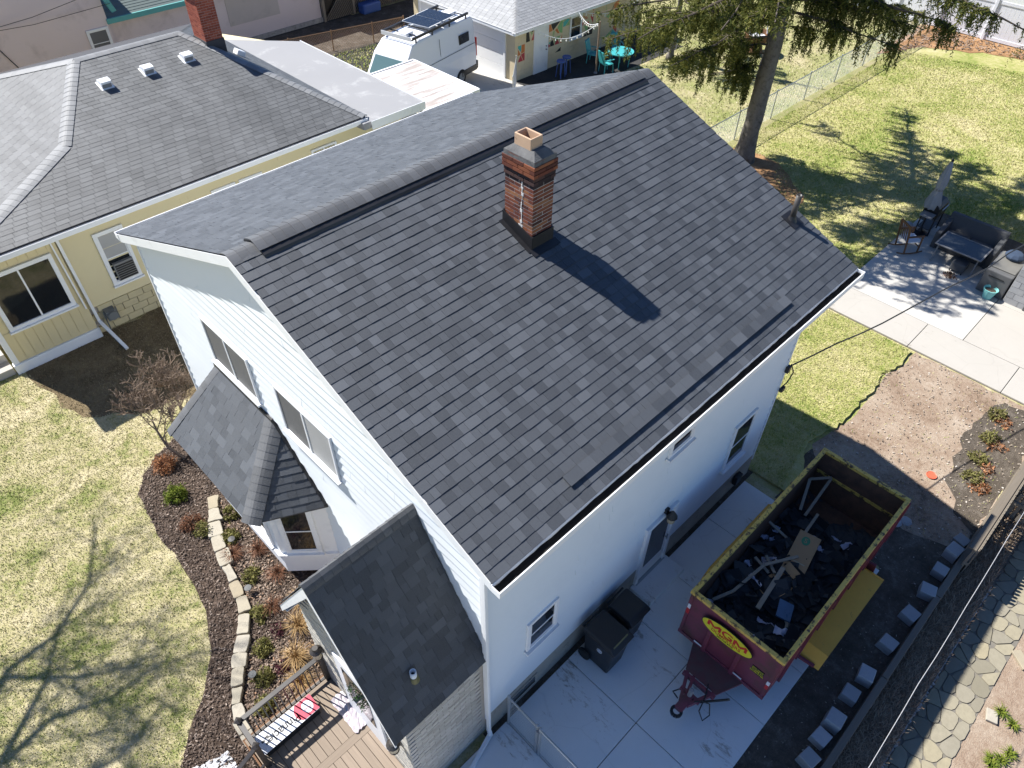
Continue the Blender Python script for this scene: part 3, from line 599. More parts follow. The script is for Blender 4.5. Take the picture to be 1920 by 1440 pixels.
sm.box(CX0-.005, CX0+.002, y-.05, y+.04, 7.56, 7.64); sm.build('mortar_patch', mat('white_mortar', (.62,.60,.57), .9, .2, 20), chim)
vp = MB(); c0 = Vector((8.98,1.0,zr_(1.0))); vp.lathe([(.055,-.05),(.055,.55),(.045,.55),(.045,.35)], c0, 14); vp = vp.build('vent_stack', mat('dark_pipe', (.05,.045,.04), .5, .2), house, smooth=True)
q = MB(); q.lathe([(.12,-.03),(.075,.06),(.058,.11)], c0, 14); q.obox(c0+nR*.035, (.16,0,0), vR*.18, nR*.004); q.build('vent_flashing', M['black'], vp)
# ------------------------------------------------------------------ ground
def struct(o): o['kind'] = 'structure'; return o
def sheet(name, pts, z, m, th=.0, kind='structure', parent=None):
    b = MB(); P = [Vector((x, y, z)) for x, y in pts]
    if th: b.prism(P, (0,0,-th))
    else:
        ar = sum(P[i].x*P[(i+1) % len(P)].y-P[(i+1) % len(P)].x*P[i].y for i in range(len(P)))
        b.add(P, [tuple(range(len(P)))] if ar > 0 else [tuple(range(len(P)))[::-1]])
    o = b.build(name, m, parent)
    if kind: o['kind'] = kind
    return o
def wob(pts, amp=.06, step=.25, closed=True):
    out = []; n = len(pts)
    for i in range(n if closed else n-1):
        a, b = Vector(pts[i]), Vector(pts[(i+1) % n]); k = max(1, int((b-a).length/step))
        for j in range(k):
            p = a.lerp(b, j/k); out.append((p.x+random.gauss(0, amp)*.5, p.y+random.gauss(0, amp)*.5))
    if not closed: out.append(tuple(pts[-1]))
    return out
LOW = -.45       # the yard beyond the timber wall lies lower
struct(MB().add([(-150,-4.68,0),(15.9,-4.68,0),(250,-4.68,0),(250,200,0),(-150,200,0),(15.9,-150,0),(250,-150,0)], [(0,1,2,3,4),(1,5,6,2)]).build('ground', M['lawn']))
struct(MB().add([(-150,-150,LOW),(15.9,-150,LOW),(15.9,-4.68,LOW),(-150,-4.68,LOW)], [(0,1,2,3)]).build('lower_ground', M['lawn']))
struct(MB().box(15.86,15.9,-60,-4.74,LOW-.1,.02).build('retaining_edge', M['found']))
sheet('back_lawn', [(8.6,14.5),(8.6,-1.2),(15.9,-1.0),(15.9,2.05),(24.0,2.05),(24.0,-14),(46,-14),(46,9.7),(20,9.7),(20,14.5)], .004, M['backlawn'])
sheet('neighbour_lawn', [(20,9.7),(60,9.7),(60,33),(29.5,33),(29.5,17.4),(20,17.4)], .003, ground_mat('neighbour_grass', [(.34,(.13,.16,.04)),(.46,(.24,.25,.09)),(.55,(.36,.32,.17)),(.68,(.45,.39,.26))], .5, 25, .6))
# garden bed in front of the bay, side soil, dirt patch, straw, dry bed
BED = [(.2,10.3),(-.8,10.7),(-1.4,10.45),(-1.9,10.1),(-2.2,9.6),(-2.32,9.0),(-2.40,8.0),(-2.36,7.2),(-2.40,6.4),(-2.58,5.56),(-2.9,4.93),(-3.3,4.38),(-3.9,3.8),(-4.3,3.4),(-4.5,2.0),(0,2.0)]
sheet('garden_bed', wob(BED, .05), .012, M['mulch'])
SOIL = [(-14,-3.5),(8.5,-3.5),(8.5,-.9),(10.5,-.7),(10.4,-3.6),(11.0,-4.66),(-14,-4.66)]
sheet('soil_strip', wob(SOIL, .05), .008, M['soil'])
DIRT = [(15.9,-.95),(14.9,-1.0),(14.4,-.78),(13.5,-.92),(11.8,-.9),(10.6,-.65),(9.9,-1.3),(9.8,-3.4),(10.2,-4.6),(15.9,-4.6)]
sheet('dirt_patch', wob(DIRT, .06), .012, M['dirt'])
sheet('side_mulch', wob([(15.6,-3.4),(13.8,-3.2),(11.9,-3.5),(10.9,-4.2),(10.8,-4.6),(15.8,-4.6)], .1), .017, M['soil'])
turf = sheet('turf_edge', wob([(8.75,-1.0),(9.6,-.95),(10.55,-.55),(11.8,-.85),(13.5,-.86),(14.3,-.7),(14.85,-.95),(15.8,-.9)], .07, .16, False)+[(15.8,2.0),(8.75,2.0)], .075, M['backlawn'], .08)
sheet('straw_bed', wob([(36.5,10.2),(39.2,9.0),(40.6,6.6),(41.2,4.6),(40.5,1),(40.5,-6),(43,-6),(43,10.5)], .15, .5), .02, M['straw'])
sheet('tree_bed', wob([(22.9,7.6),(23.0,9.3),(21.5,9.9),(20.2,9.6),(18.0,8.5),(19,5.4),(21.3,5.6)], .15, .4), .02, M['straw'])
sheet('dry_ivy_bed', [(-3,-4.74),(15.8,-4.74),(15.8,-5.38),(-3,-5.38)], LOW+.38, M['drybed'], .42)
sheet('neighbour_bed', wob([(-2,-6.12),(15.8,-6.28),(15.8,-14),(-2,-14)], .1), LOW+.006, M['dirt'])
sheet('side_yard_asphalt', [(9,25.5),(19.4,25.5),(20.6,33),(9,33)], .008, M['asphalt'])
sheet('side_yard_shade', [(10,28.9),(28,28.2),(28,32.6),(10,32.9)], .012, M['soil'])  # dark sheet painting the shadow on the ground by the pink building
sheet('garage_apron', [(14.5,14.6),(20.78,14.6),(20.78,26.5),(17,26.5),(17,19.5),(14.5,19.5)], .02, M['patio'])
sheet('garage_patio', [(20.8,20.3),(20.8,17.7),(30.2,17.5),(30.2,20.3)], .016, M['asphalt'])
sheet('gravel_bed', wob([(-3.6,1.8),(-3.6,3.0),(-4.4,3.25),(-5.6,2.2),(-5.6,.5),(-3.6,.5)], .06), .018, mat('white_gravel_base', (.42,.42,.42), .9, .3, 12))
# driveway slabs
drive = struct(MB().box(-14, 8.38, -3.53, -.1, -.1, .012).build('driveway', M['soil']))
gx = [-13.9,-11,-8.3,-5.6,-2.75,.36,2.05,3.72,5.1,6.83,8.37]; gy = [-3.52,-1.82,-.11]
for a, b in zip(gx[:-1], gx[1:]):
    for c, d in zip(gy[:-1], gy[1:]):
        MB().box(a+.006, b-.006, c+.006, d-.006, -.05, .05+random.uniform(-.002,.003)).build('slab', M['concrete'], drive, bevel=.01)
# rust spots on the driveway
sheet('house_soil', [(-.1,-.11),(L_+.3,-.11),(L_+.3,.03),(-.1,.03)], .01, M['soil'])
patio = struct(MB().box(15.95, 24.0, -14, 2.05, -.1, .01).build('patio', M['soil']))
for (a, b, c, d, m) in ((17.38,19.91,-1.72,2.03,'patio'),(19.92,22.9,-1.72,2.03,'patio'),(15.96,17.365,-.7,2.03,'patio_old'),(15.96,17.365,-3.3,-.715,'patio_old'),(15.96,17.365,-8,-3.315,'patio_old'),(17.38,19.91,-8,-1.735,'patio_old'),(19.92,22.9,-8,-1.735,'patio_old')):
    MB().box(a, b, c, d, -.05, .055+random.uniform(0,.006)).build('slab', M[m], patio, bevel=.012)
# flagstones: cells of a jittered grid
path = sheet('flagstone_path', [(-2,-5.42),(15.8,-5.42),(15.8,-6.38),(-2,-6.22)], LOW+.012, mat('path_joints', (.17,.155,.13), .95, .3, 9))
def voro(x0, x1, y0, y1, seeds, gap):
    out = []
    for i, s_ in enumerate(seeds):
        poly = [Vector((x0,y0)), Vector((x1,y0)), Vector((x1,y1)), Vector((x0,y1))]
        for j, q in enumerate(seeds):
            if j == i or (q-s_).length > 2: continue
            nn = (q-s_).normalized(); mid = (s_+q)/2-nn*gap; new = []
            for a in range(len(poly)):
                A, B2 = poly[a], poly[(a+1) % len(poly)]; da, db = (A-mid).dot(nn), (B2-mid).dot(nn)
                if da <= 0: new.append(A)
                if da*db < 0: new.append(A.lerp(B2, da/(da-db)))
            poly = new
            if len(poly) < 3: break
        if len(poly) >= 3: out.append(poly)
    return out
seeds = [Vector((x+random.uniform(-.13,.13), y+random.uniform(-.09,.09))) for i, x in enumerate(np.arange(3.3, 14, .40)) for y in ((-5.58,-5.86,-6.13) if i % 2 else (-5.51,-5.72,-6.0,-6.27))]
for poly in voro(3.0, 14.2, -6.3, -5.46, seeds, .010):
    c = sum(poly, Vector((0,0)))/len(poly); z = LOW+.03+random.uniform(-.004,.008)
    pts = []
    for i in range(len(poly)):     # knock the corners off
        a, b, d = poly[i-1], poly[i], poly[(i+1) % len(poly)]; pts += [b.lerp(a, .22), b.lerp(d, .22)]
    MB().prism([(p.x, p.y, LOW-.02) for p in pts], (0,0,z-LOW+.02)).build('flagstone', M['pavers'], path)
# ------------------------------------------------------------------ scattered ground cover
def inpoly(x, y, poly):
    r = np.zeros(len(x), bool); n = len(poly); j = n-1
    for i in range(n):
        xi, yi = poly[i]; xj, yj = poly[j]
        c = ((yi > y) != (yj > y)) & (x < (xj-xi)*(y-yi)/(yj-yi+1e-12)+xi); r ^= c; j = i
    return r
def noise2(x, y, s, seed):
    g = np.random.default_rng(seed).random((64, 64)); X, Y = x*s % 63, y*s % 63; i, j = X.astype(int), Y.astype(int); a, b = X-i, Y-j
    a, b = a*a*(3-2*a), b*b*(3-2*b)
    return (g[i,j]*(1-a)+g[i+1,j]*a)*(1-b)+(g[i,j+1]*(1-a)+g[i+1,j+1]*a)*b
def blades(name, label, poly, dens, z, h, wd, m, holes=(), flat=.95, cat='grass', patch=0):
    P = np.array(poly); x0, y0 = P.min(0); x1, y1 = P.max(0); n = int((x1-x0)*(y1-y0)*dens)
    x = rng.uniform(x0, x1, n); y = rng.uniform(y0, y1, n); k = inpoly(x, y, poly)
    for q in holes: k &= ~inpoly(x, y, q)
    if patch: k &= (noise2(x, y, 1.1, 5)*.6+noise2(x, y, 3.7, 6)*.4) > rng.uniform(0, patch, n)
    x, y = x[k], y[k]; n = len(x)
    a = rng.uniform(0, 2*np.pi, n); lean = rng.uniform(.3, 1, n)*flat; hh = h*rng.uniform(.5, 1.3, n); ww = wd*rng.uniform(.6, 1.4, n)
    dx, dy, dz = np.cos(a)*lean*hh, np.sin(a)*lean*hh, np.sqrt(np.maximum(.05, 1-lean**2))*hh; px, py = -np.sin(a)*ww/2, np.cos(a)*ww/2
    zz = np.full(n, z)
    v = np.stack([np.stack([x-px, y-py, zz], 1), np.stack([x+px, y+py, zz], 1), np.stack([x+dx, y+dy, zz+dz], 1)], 1).reshape(-1, 3)
    o = npmesh(name, v, np.arange(3*n).reshape(-1, 3), m, kind='stuff'); return tag(o, label, cat)
def grass_mat(name, stops, sc1=.5):
    t = NT(name); a = t.noise(sc1, 6, .65, None, .4); b = t.noise(5, 5, .7); f = t.math('ADD', t.math('MULTIPLY', a, .55), t.math('MULTIPLY', b, .2))
    f = t.math('ADD', f, t.math('MULTIPLY', t.n('NewGeometry').outputs['Random Per Island'], .25)); return t.out(t.ramp(f, stops), .85, 0, .15)
G1 = grass_mat('lawn_blades', [(.33,(.11,.16,.03)),(.42,(.24,.26,.085)),(.49,(.43,.385,.21)),(.58,(.60,.53,.35))], .8)
G2 = grass_mat('back_lawn_blades', [(.32,(.11,.19,.025)),(.41,(.24,.30,.06)),(.49,(.40,.39,.14)),(.60,(.54,.48,.26))], .4)
HOUSEFP = [(-.05,-.05),(L_+.05,-.05),(L_+.05,W_+.05),(-.05,W_+.05)]
BR = grass_mat('dead_grass_blades', [(.33,(.09,.07,.035)),(.45,(.18,.14,.075)),(.56,(.27,.21,.12)),(.66,(.34,.28,.17))])
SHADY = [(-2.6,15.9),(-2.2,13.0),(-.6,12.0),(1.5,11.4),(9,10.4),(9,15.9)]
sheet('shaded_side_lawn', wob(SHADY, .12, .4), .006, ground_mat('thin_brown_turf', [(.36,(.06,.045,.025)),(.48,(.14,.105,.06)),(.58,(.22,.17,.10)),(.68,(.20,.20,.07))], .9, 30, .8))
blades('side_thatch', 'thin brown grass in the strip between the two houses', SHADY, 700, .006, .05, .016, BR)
blades('lawn_grass', 'short pale dormant grass on the front lawn', [(-7.5,15.9),(-2.6,15.9),(-2.2,13.0),(-.6,12.0),(1.5,11.4),(1.5,10.2),(-.5,10.2),(-.5,2.6),(-7.5,2.6)], 1300, 0, .045, .016, G1, [BED, HOUSEFP])
blades('back_grass', 'yellow green grass of the back yard behind the house', [(8.7,9.7),(8.7,2),(24,2),(24,-2),(41,-2),(38,9.7)], 420, .004, .07, .03, G2, [[(18.2,9.6),(18.2,5.7),(22.8,7.6),(22.8,9.4)], [(36.5,10.2),(39.2,9.0),(40.6,6.6),(41.2,4.6),(40.5,1),(43,-6),(43,10.5)]])
blades('side_grass', 'green grass patch between the house and the bare dirt', [(8.75,-.9),(10.5,-.5),(11.8,-.8),(13.5,-.82),(15.8,-.85),(15.8,2),(8.75,2)], 1300, .075, .06, .016, G2)
blades('neighbour_grass', 'pale grass of the yard beyond the chain link fence', [(22,10),(44,10),(44,20),(30,24),(30,17.6),(22,17.4)], 110, .003, .08, .04, G1)
blades('strip_grass', 'green grass strip beside the parked van', [(12.5,25.6),(19,25.6),(20,28.2),(12,29.5)], 200, .012, .1, .04, G2)
def chips(name, label, poly, dens, z, size, m, cat, holes=(), asp=.4, patch=0):
    P = np.array(poly); x0, y0 = P.min(0); x1, y1 = P.max(0); n = int((x1-x0)*(y1-y0)*dens)
    x = rng.uniform(x0, x1, n); y = rng.uniform(y0, y1, n); k = inpoly(x, y, poly)
    for q in holes: k &= ~inpoly(x, y, q)
    if patch: k &= (noise2(x, y, 1.3, 15)*.6+noise2(x, y, 4.1, 16)*.4) > rng.uniform(.2, patch, n)
    x, y = x[k], y[k]; n = len(x); a = rng.uniform(0, 6.283, n); s_ = size*rng.uniform(.4, 1.5, n); e = rng.uniform(-.6, .6, n)
    u = np.stack([np.cos(a)*s_, np.sin(a)*s_, e*s_], 1); v = np.stack([-np.sin(a)*s_*asp, np.cos(a)*s_*asp, rng.uniform(-.4, .4, n)*s_*asp], 1)
    c = np.stack([x, y, z+np.abs(u[:,2])+.004+rng.uniform(0, .02, n)], 1); t_ = np.array([0, 0, 1.])*(size*.18)
    vs = np.stack([c-u-v, c+u-v, c+u+v, c-u+v, c-u*.8-v*.8+t_, c+u*.8-v*.8+t_, c+u*.8+v*.8+t_, c-u*.8+v*.8+t_], 1).reshape(-1, 3)
    f = np.array([(4,5,6,7),(0,1,5,4),(1,2,6,5),(2,3,7,6),(3,0,4,7)])
    return tag(npmesh(name, vs, (f[None]+8*np.arange(n)[:,None,None]).reshape(-1, 4), m, kind='stuff'), label, cat)
MC = rand_mat('mulch_chip', [(0,(.03,.02,.015)),(.5,(.10,.07,.052)),(.85,(.20,.15,.12)),(1,(.42,.34,.28))], False)
LC = rand_mat('leaf_litter', [(0,(.10,.07,.05)),(.5,(.22,.155,.11)),(.85,(.36,.28,.22)),(1,(.46,.26,.15))], False)
DC = rand_mat('dirt_debris', [(0,(.10,.075,.05)),(.5,(.30,.23,.17)),(.85,(.45,.39,.32)),(1,(.62,.58,.53))], False)
chips('mulch_chips', 'dark wood mulch chips over the front garden bed', BED, 900, .012, .02, MC, 'mulch', [HOUSEFP])
INNER = [(-.9,8.3),(-1.3,7.9),(-1.6,7.0),(-1.75,6.2),(-1.9,5.4),(-2.2,4.8),(-2.7,4.1),(-3.0,3.4),(-3.0,2.7),(-.2,2.7),(-.2,4.4),(-.86,5.2),(-.86,7.85)]
chips('leaf_litter', 'dry brown leaf litter between the plants of the front bed', INNER, 900, .02, .018, LC, 'leaves', asp=.55, patch=.8)
chips('dirt_debris', 'twigs, pebbles and scraps strewn over the bare dirt', DIRT, 60, .012, .017, DC, 'debris', asp=.6)
chips('soil_crumbs', 'crumbs and twigs on the dark soil strip beside the driveway', SOIL, 30, .01, .013, DC, 'debris', asp=.5)
chips('straw_litter', 'tan pine straw and needles below the white fence', [(37.5,9.6),(39.6,8.6),(40.8,6.6),(41.3,4.6),(42.3,3),(42.3,9.8)], 40, .02, .09, LC, 'straw', asp=.2)
GW = rand_mat('white_gravel', [(0,(.35,.35,.36)),(1,(.72,.72,.74))], False)
chips('white_gravel', 'white gravel at the foot of the garden bed by the deck steps', [(-3.6,1.8),(-3.6,3.0),(-4.4,3.25),(-5.6,2.2),(-5.6,.5),(-3.6,.5)], 700, .018, .025, GW, 'gravel', asp=.8)
IV = rand_mat('dry_ivy_stems', [(0,(.12,.085,.06)),(.5,(.33,.245,.17)),(.9,(.50,.40,.29)),(1,(.55,.30,.17))], False)
blades('dry_ivy', 'tangled dry brown stems of the bed below the timber wall', [(2.5,-4.75),(13,-4.75),(13,-5.37),(2.5,-5.37)], 1500, LOW+.38, .15, .014, IV, flat=.97, cat='dry plants')
blades('dirt_weeds', 'thin weeds and straw on the bare dirt patch', DIRT, 60, .012, .06, .012, G2, cat='weeds', patch=.9)
# ------------------------------------------------------------------ yellow house next door
nbr = thing('yellow_house', 'yellow sided bungalow with weathered grey hip roof', 'house', (-2.6,15.95,0))
WY = 15.95
MB().prism([(-2.55,WY+.02,.85),(11.0,WY+.02,.85),(11.0,22.1,.85),(9.0,26.2,.85),(-2.5,26.2,.85)], (0,0,2.75)).build('wall', M['yellow'], nbr)
fb = MB().box(-.45, 11.0, WY+.05, WY+.3, -.1, .88).build('foundation', M['mortar'], nbr)
bk_ = {}
for k in range(4):
    for i in range(13):
        x = -.43+i*.44-(.22 if k % 2 else 0)
        if x < -.5 or x > 5.2: continue
        MB().box(x, x+.42, WY-.02+random.uniform(-.004,.004), WY+.06, .0+k*.218, .205+k*.218).build('block', M['block'], fb)
wl = MB().box(-.42, 10.98, WY+.0, WY+.04, .9, 3.6).build('siding', M['yellow'], nbr)
lap(wl, (0,WY,0), (1,0,0), (0,0,1), (0,-1,0), lambda z: (-.42, 10.98), .9, 3.6, .2, M['yellow'], lo=.045)
pw = MB().box(-2.6, -.45, WY-.12, WY+.03, .3, 3.5).build('porch_wall', M['yellow_d'], nbr)
for i in range(9):
    x = -2.6+i*.239
    for z0, z1 in ((.32,1.28),(3.02,3.5)): MB().box(x+.008, x+.231, WY-.135, WY-.119, z0, z1).build('panel', M['yellow_d'], pw)
MB().box(-2.75, -.42, WY-.2, WY-.02, -.05, .31).build('porch_base', M['white'], nbr, bevel=.02)
MB().box(-2.72, -2.58, WY-.16, WY, .3, 3.5).build('corner_post', M['white'], nbr)
for yy in range(6): pass
# porch side stair seen at the left edge
q = MB(); q.box(-4.6, -2.78, WY-.1, 18.4, -.05, .22); q.box(-4.3, -2.78, WY+.3, 18.4, .22, .45); q.build('porch_steps', M['patio_old'], nbr)
window(nbr, (-2.38,WY-.135,1.3), (1,0,0), (0,0,1), (0,-1,0), 1.72, 1.68, .11, 'slider', 'white', 'glass', proud=.06)
window(nbr, (.44,WY-.02,1.28), (1,0,0), (0,0,1), (0,-1,0), .82, 1.68, .09, 'double', 'white', ('glass','blind'), proud=.06)
q = MB(); q.box(.62,1.16,WY-.14,WY-.03,1.40,1.95); ac = q.build('air_conditioner', M['grey'], nbr)
q = MB()
for i in range(7): q.box(.64, 1.14, WY-.155, WY-.139, 1.43+i*.07, 1.47+i*.07)
q.build('grille', M['black'], ac)
for x0 in (3.9, 4.8): window(nbr, (x0,WY-.02,1.4), (1,0,0), (0,0,1), (0,-1,0), .78, 1.5, .08, 'double', 'white', ('glass','blind'), proud=.05)
window(nbr, (7.35,WY-.02,2.2), (1,0,0), (0,0,1), (0,-1,0), .95, .75, .07, 'slider', 'white', 'glass', proud=.05)
q = MB(); q.bar((-.39,WY-.62,3.62),(-.38,WY-.08,3.3),.07,.05,(1,0,0)); q.bar((-.38,WY-.08,3.33),(-.33,WY-.08,.42),.075,.055,(0,1,0)); q.bar((-.33,WY-.08,.45),(-.18,WY-1.25,.05),.085,.06); q.build('downspout', M['white'], nbr)
q = MB(); q.bar((-.56,WY-.17,3.3),(-.50,WY-.17,1.05),.04,.04,(0,1,0)); q.build('conduit', M['white'], nbr)
q = MB(); q.box(-.12,.16,WY-.28,WY-.02,.42,.72); q.lathe([(0,-.08),(.13,-.08),(.13,.08),(0,.08)], (.02,WY-.3,.6), 14, (0,-1,0)); q.tube((-.15,WY-.14,.7),(-.15,WY-.14,.05),.02); q.tube((.2,WY-.14,.72),(.2,WY-.14,.3),.02); q.build('gas_meter', mat('gas_meter_grey', (.16,.17,.17), .6, .2), nbr, bevel=.02)
# roof
e1, e2, e3, e4 = V(-2.93,15.25,3.75), V(9.1,15.25,3.75), V(9.1,26.5,3.75), V(-2.93,26.5,3.75)
r1, r2, k1, k2 = V(2.98,20.88,5.50), V(6.28,20.88,5.50), V(1.12,17.8,4.543), V(1.12,23.96,4.543)
nroof = MB(); ce = [p-V(0,0,.06) for p in (e1,e2,e3,e4)]
nroof.add([e1,e2,e3,e4,r1,r2,k1,k2]+ce, [(0,1,5,4,6),(1,2,5),(2,3,7,4,5),(6,4,7),(0,6,7,3),(0,8,9,1),(1,9,10,2),(2,10,11,3),(3,11,8,0),(8,11,10,9)])
nroof = nroof.build('roof', M['decking'], nbr)
nF = (e2-e1).cross(r1-e1).normalized(); vF = nF.cross(V(1,0,0)).normalized(); vF = vF if vF.z > 0 else -vF; lF = (r1-e1).dot(vF); lk = (k1-e1).dot(vF)
def fr_(v):
    a = (v/lk*(k1.x-e1.x)) if v < lk else (k1.x-e1.x)+(v-lk)/(lF-lk)*(r1.x-k1.x)
    return a, (e2.x-e1.x)-v/lF*(e2.x-r2.x)
shingles(nroof, e1-vF*.03, (1,0,0), vF, nF, fr_, lF, .155, [.335], [.007,.009], M['nsh1'], M['nshn'], 300, gap=.009, offs=.5)
def tri_face(O, A, T, m, single=0, course=.155, to=None):
    """face with eave O-A and top point T (or top run T..to)"""
    u = (A-O).normalized(); n = u.cross(T-O).normalized(); n = n if n.z > 0 else -n; v = n.cross(u).normalized(); v = v if v.z > 0 else -v
    h = (T-O).dot(v); f = (T-O).dot(u); g = f if to is None else (to-O).dot(u); L = (A-O).length
    shingles(nroof, O, u, v, n, lambda q: (q/h*min(f,g), L-q/h*(L-max(f,g))), h, course, [.335], [.005,.007], M['nsh1'], m, single, gap=.009, offs=.5); return n
M['ncap'] = shingle_mat('hip_cap', (.13,.133,.135), (.20,.203,.206), True)
nLo = tri_face(e4, e1, k2, M['nshn'], 0, to=k1); nUp = tri_face(k2, k1, r1, M['nshn']); nRt = tri_face(e2, e3, r2, M['nshn']); nBk = V(0,.31,1)
ridge_caps(nroof, e1+V(0,0,.01), k1+V(0,0,.01), nLo, nF, .19, M['ncap'], .2, rise=.016)
ridge_caps(nroof, k1+V(0,0,.01), r1+V(0,0,.01), nUp, nF, .19, M['ncap'], .2, rise=.016)
ridge_caps(nroof, r1+V(0,0,.01), r2+V(0,0,.01), nBk, nF, .19, M['ncap'], .2, rise=.016)
ridge_caps(nroof, e4+V(0,0,.01), k2+V(0,0,.01), nBk, nLo, .19, M['ncap'], .2, rise=.016)
ridge_caps(nroof, k2+V(0,0,.01), r1+V(0,0,.01), nBk, nUp, .19, M['ncap'], .2, rise=.016)
ridge_caps(nroof, e2+V(0,0,.01), r2+V(0,0,.01), nF, nRt, .19, M['ncap'], .2, rise=.016)
q = MB(); q.box(-2.95, 9.1, 15.27, 15.29, 3.5, 3.74); q.box(-2.95, 9.1, 15.3, WY, 3.5, 3.52); q.build('fascia', M['white'], nbr)
q = MB(); q.box(-2.97, 9.12, 15.14, 15.155, 3.60, 3.71); q.box(-2.97, 9.12, 15.155, 15.26, 3.60, 3.61); q.box(-2.97,9.12,15.255,15.268,3.6,3.74); gt = q.build('gutter', M['white'], nbr)
MB().box(-2.96, 9.11, 15.157, 15.253, 3.612, 3.64).build('gutter_debris', M['gutter_in'], gt)
for (x, y) in ((3.2,19.55),(4.52,19.62),(5.82,19.68)):
    z = 3.75+.3109*(y-15.25); s_ = vF; c = V(x,y,z); q = MB(); q.obox(c+nF*.02, (.19,0,0), s_*.21, nF*.004)
    for a, b, hh in ((-.15,-.02,.20),(-.02,.08,.18),(.08,.15,.12)): q.obox(c+s_*(a+b)/2+nF*(.02+hh/2), (.15,0,0), s_*(b-a)/2, nF*hh/2)
    q = q.build('roof_vent', M['white'], nbr, bevel=.03); MB().obox(c+s_*-.153+nF*.09, (.13,0,0), s_*.004, nF*.06).build('vent_screen', M['grey'], q)
for (x, y) in ((7.55,21.5),(7.75,20.2)):
    p = r2+(e2-r2)*((x-6.28)/2.82)*.0; z = 5.50-(x-6.28)/2.82*1.75; c = V(x,y,z); q = MB(); q.obox(c+nRt*.09, (0,.15,0), nRt.cross(V(0,1,0))*.15, nRt*.09); q.build('roof_vent', M['white'], nbr, bevel=.03)
# its chimney
cx, cy = 6.95, 20.3; nch = MB().box(cx-.28, cx+.28, cy-.38, cy+.38, 4.9, 6.62).build('chimney', M['mortar'], nbr)
z = 5.35; k = 0; bm = {}
def nbrick(x0, x1, y0, y1, z):
    key = (round(x1-x0,3), round(y1-y0,3))
    if key not in bm: bm[key] = MB().box(0, x1-x0, 0, y1-y0, 0, .062).mesh('brick', M['brick_n'])
    o = bpy.data.objects.new('brick', bm[key]); COL.objects.link(o); o.parent = nch; o.location = (x0, y0, z)
while z < 6.6:
    ox = .0 if k % 2 else .1; xs = [cx-.29] + [cx-.29+ox+i*.195 for i in range(1 if ox == 0 else 0, 3)] + [cx+.29]; ys = [cy-.39]+[cy-.39+(.1 if ox == 0 else .0)+i*.195 for i in range(0 if ox == 0 else 1, 4)]+[cy+.39]
    for a, b in zip(xs[:-1], xs[1:]): nbrick(a+.005, b-.005, cy-.39, cy-.34, z)
    for a, b in zip(ys[:-1], ys[1:]): nbrick(cx-.29, cx-.24, a+.005, b-.005, z); nbrick(cx+.24, cx+.29, a+.005, b-.005, z)
    z += .072; k += 1
MB().box(cx-.36, cx+.36, cy-.46, cy+.46, 6.62, 6.74).build('chimney_cap', M['tan'], nch, bevel=.02)
MB().lathe([(0,0),(.13,0),(.13,.16),(.1,.16),(.1,.05)], (cx,cy,6.74), 14).build('flue_pipe', M['galv'], nch)
q = MB(); q.box(cx-.31,cx+.31,cy-.42,cy+.42,4.9,5.36); q.build('flashing', M['decking'], nch)
# flat roofed addition and the stained patio cover
q = MB(); q.prism([(8.85,15.0,3.42),(11.25,14.95,3.42),(11.25,22.3,3.42),(8.7,25.0,3.42),(7.9,24,3.42)], (0,0,.22)); q.build('flat_roof', M['flatroof'], nbr, bevel=.02)
q = MB(); q.box(11.251, 11.275, 14.93, 22.3, 3.5, 3.67); q.box(9.1, 11.27, 14.92, 14.94, 3.4, 3.67); q.build('roof_trim', M['white'], nbr)
pc = thing('patio_cover', 'rust stained white flat patio cover between the houses', 'patio cover', (12.3,16.4,0))
q = MB()
for i in range(9): q.box(12.25, 14.85, 16.3+i*.42, 16.3+i*.42+.41, 2.55, 2.6)
q.build('roof_sheet', M['whiteroof'], pc)
q = MB(); q.box(12.2,14.9,16.22,16.30,2.46,2.63); q.box(12.2,14.9,20.08,20.16,2.46,2.63); q.box(14.85,14.92,16.3,20.08,2.46,2.63); q.build('fascia', M['white'], pc)
for x, y in ((14.75,16.45),(14.75,19.9),(12.4,16.45),(12.4,19.9)): MB().box(x-.05,x+.05,y-.05,y+.05,0,2.55).build('post', M['white'], pc)
# ------------------------------------------------------------------ pink building
pk = thing('pink_building', 'pale pink stucco building with teal trimmed green roof', 'building', (8,33,0))
MB().box(-16, 7.95, 32.7, 42, 0, 6.6).build('wall', M['pink'], pk)
MB().box(7.95, 18.8, 33.0, 42, .22, 2.7).build('wing_wall', M['pink'], pk)
MB().box(7.95, 18.84, 32.94, 33.1, 0, .23).build('wing_base', mat('flaking_base', (.40,.38,.36), .95, .5, 4, dirt=(.15,.15,.14), dirt_sc=5, dirt_lo=.5), pk)
q = MB(); q.prism([(8.0,32.75,2.62),(8.0,36,4.4),(8.0,36,4.3),(8.0,32.75,2.5)], (11.0,0,0)); wr_ = q.build('wing_roof', shingle_mat('green_shingle', (.06,.085,.08), (.13,.165,.155), False), pk)
for i in range(24):
    a = V(8.0,32.72,2.64)+V(0,3.25,1.78).normalized()*(i*.155)
    if i < 23:
        u_ = V(0,3.25,1.78).normalized(); n_ = V(0,-1.78,3.25).normalized(); q = MB()
        q.obox(a+V(5.5,0,0)+u_*.08+n_*.012, (5.5,0,0), u_*.083-n_*.006, n_*.006); q.build('shingle_course', wr_.data.materials[0], wr_)
q = MB(); q.box(7.9, 18.95, 32.62, 32.74, 2.45, 2.66); q.build('fascia', M['teal'], pk)
q = MB(); q.prism([(7.6,32.5,4.6),(8.2,32.5,2.9),(8.4,32.5,2.95),(7.8,32.5,4.7)], (0,.2,0)); q.build('barge_board', M['teal'], pk)
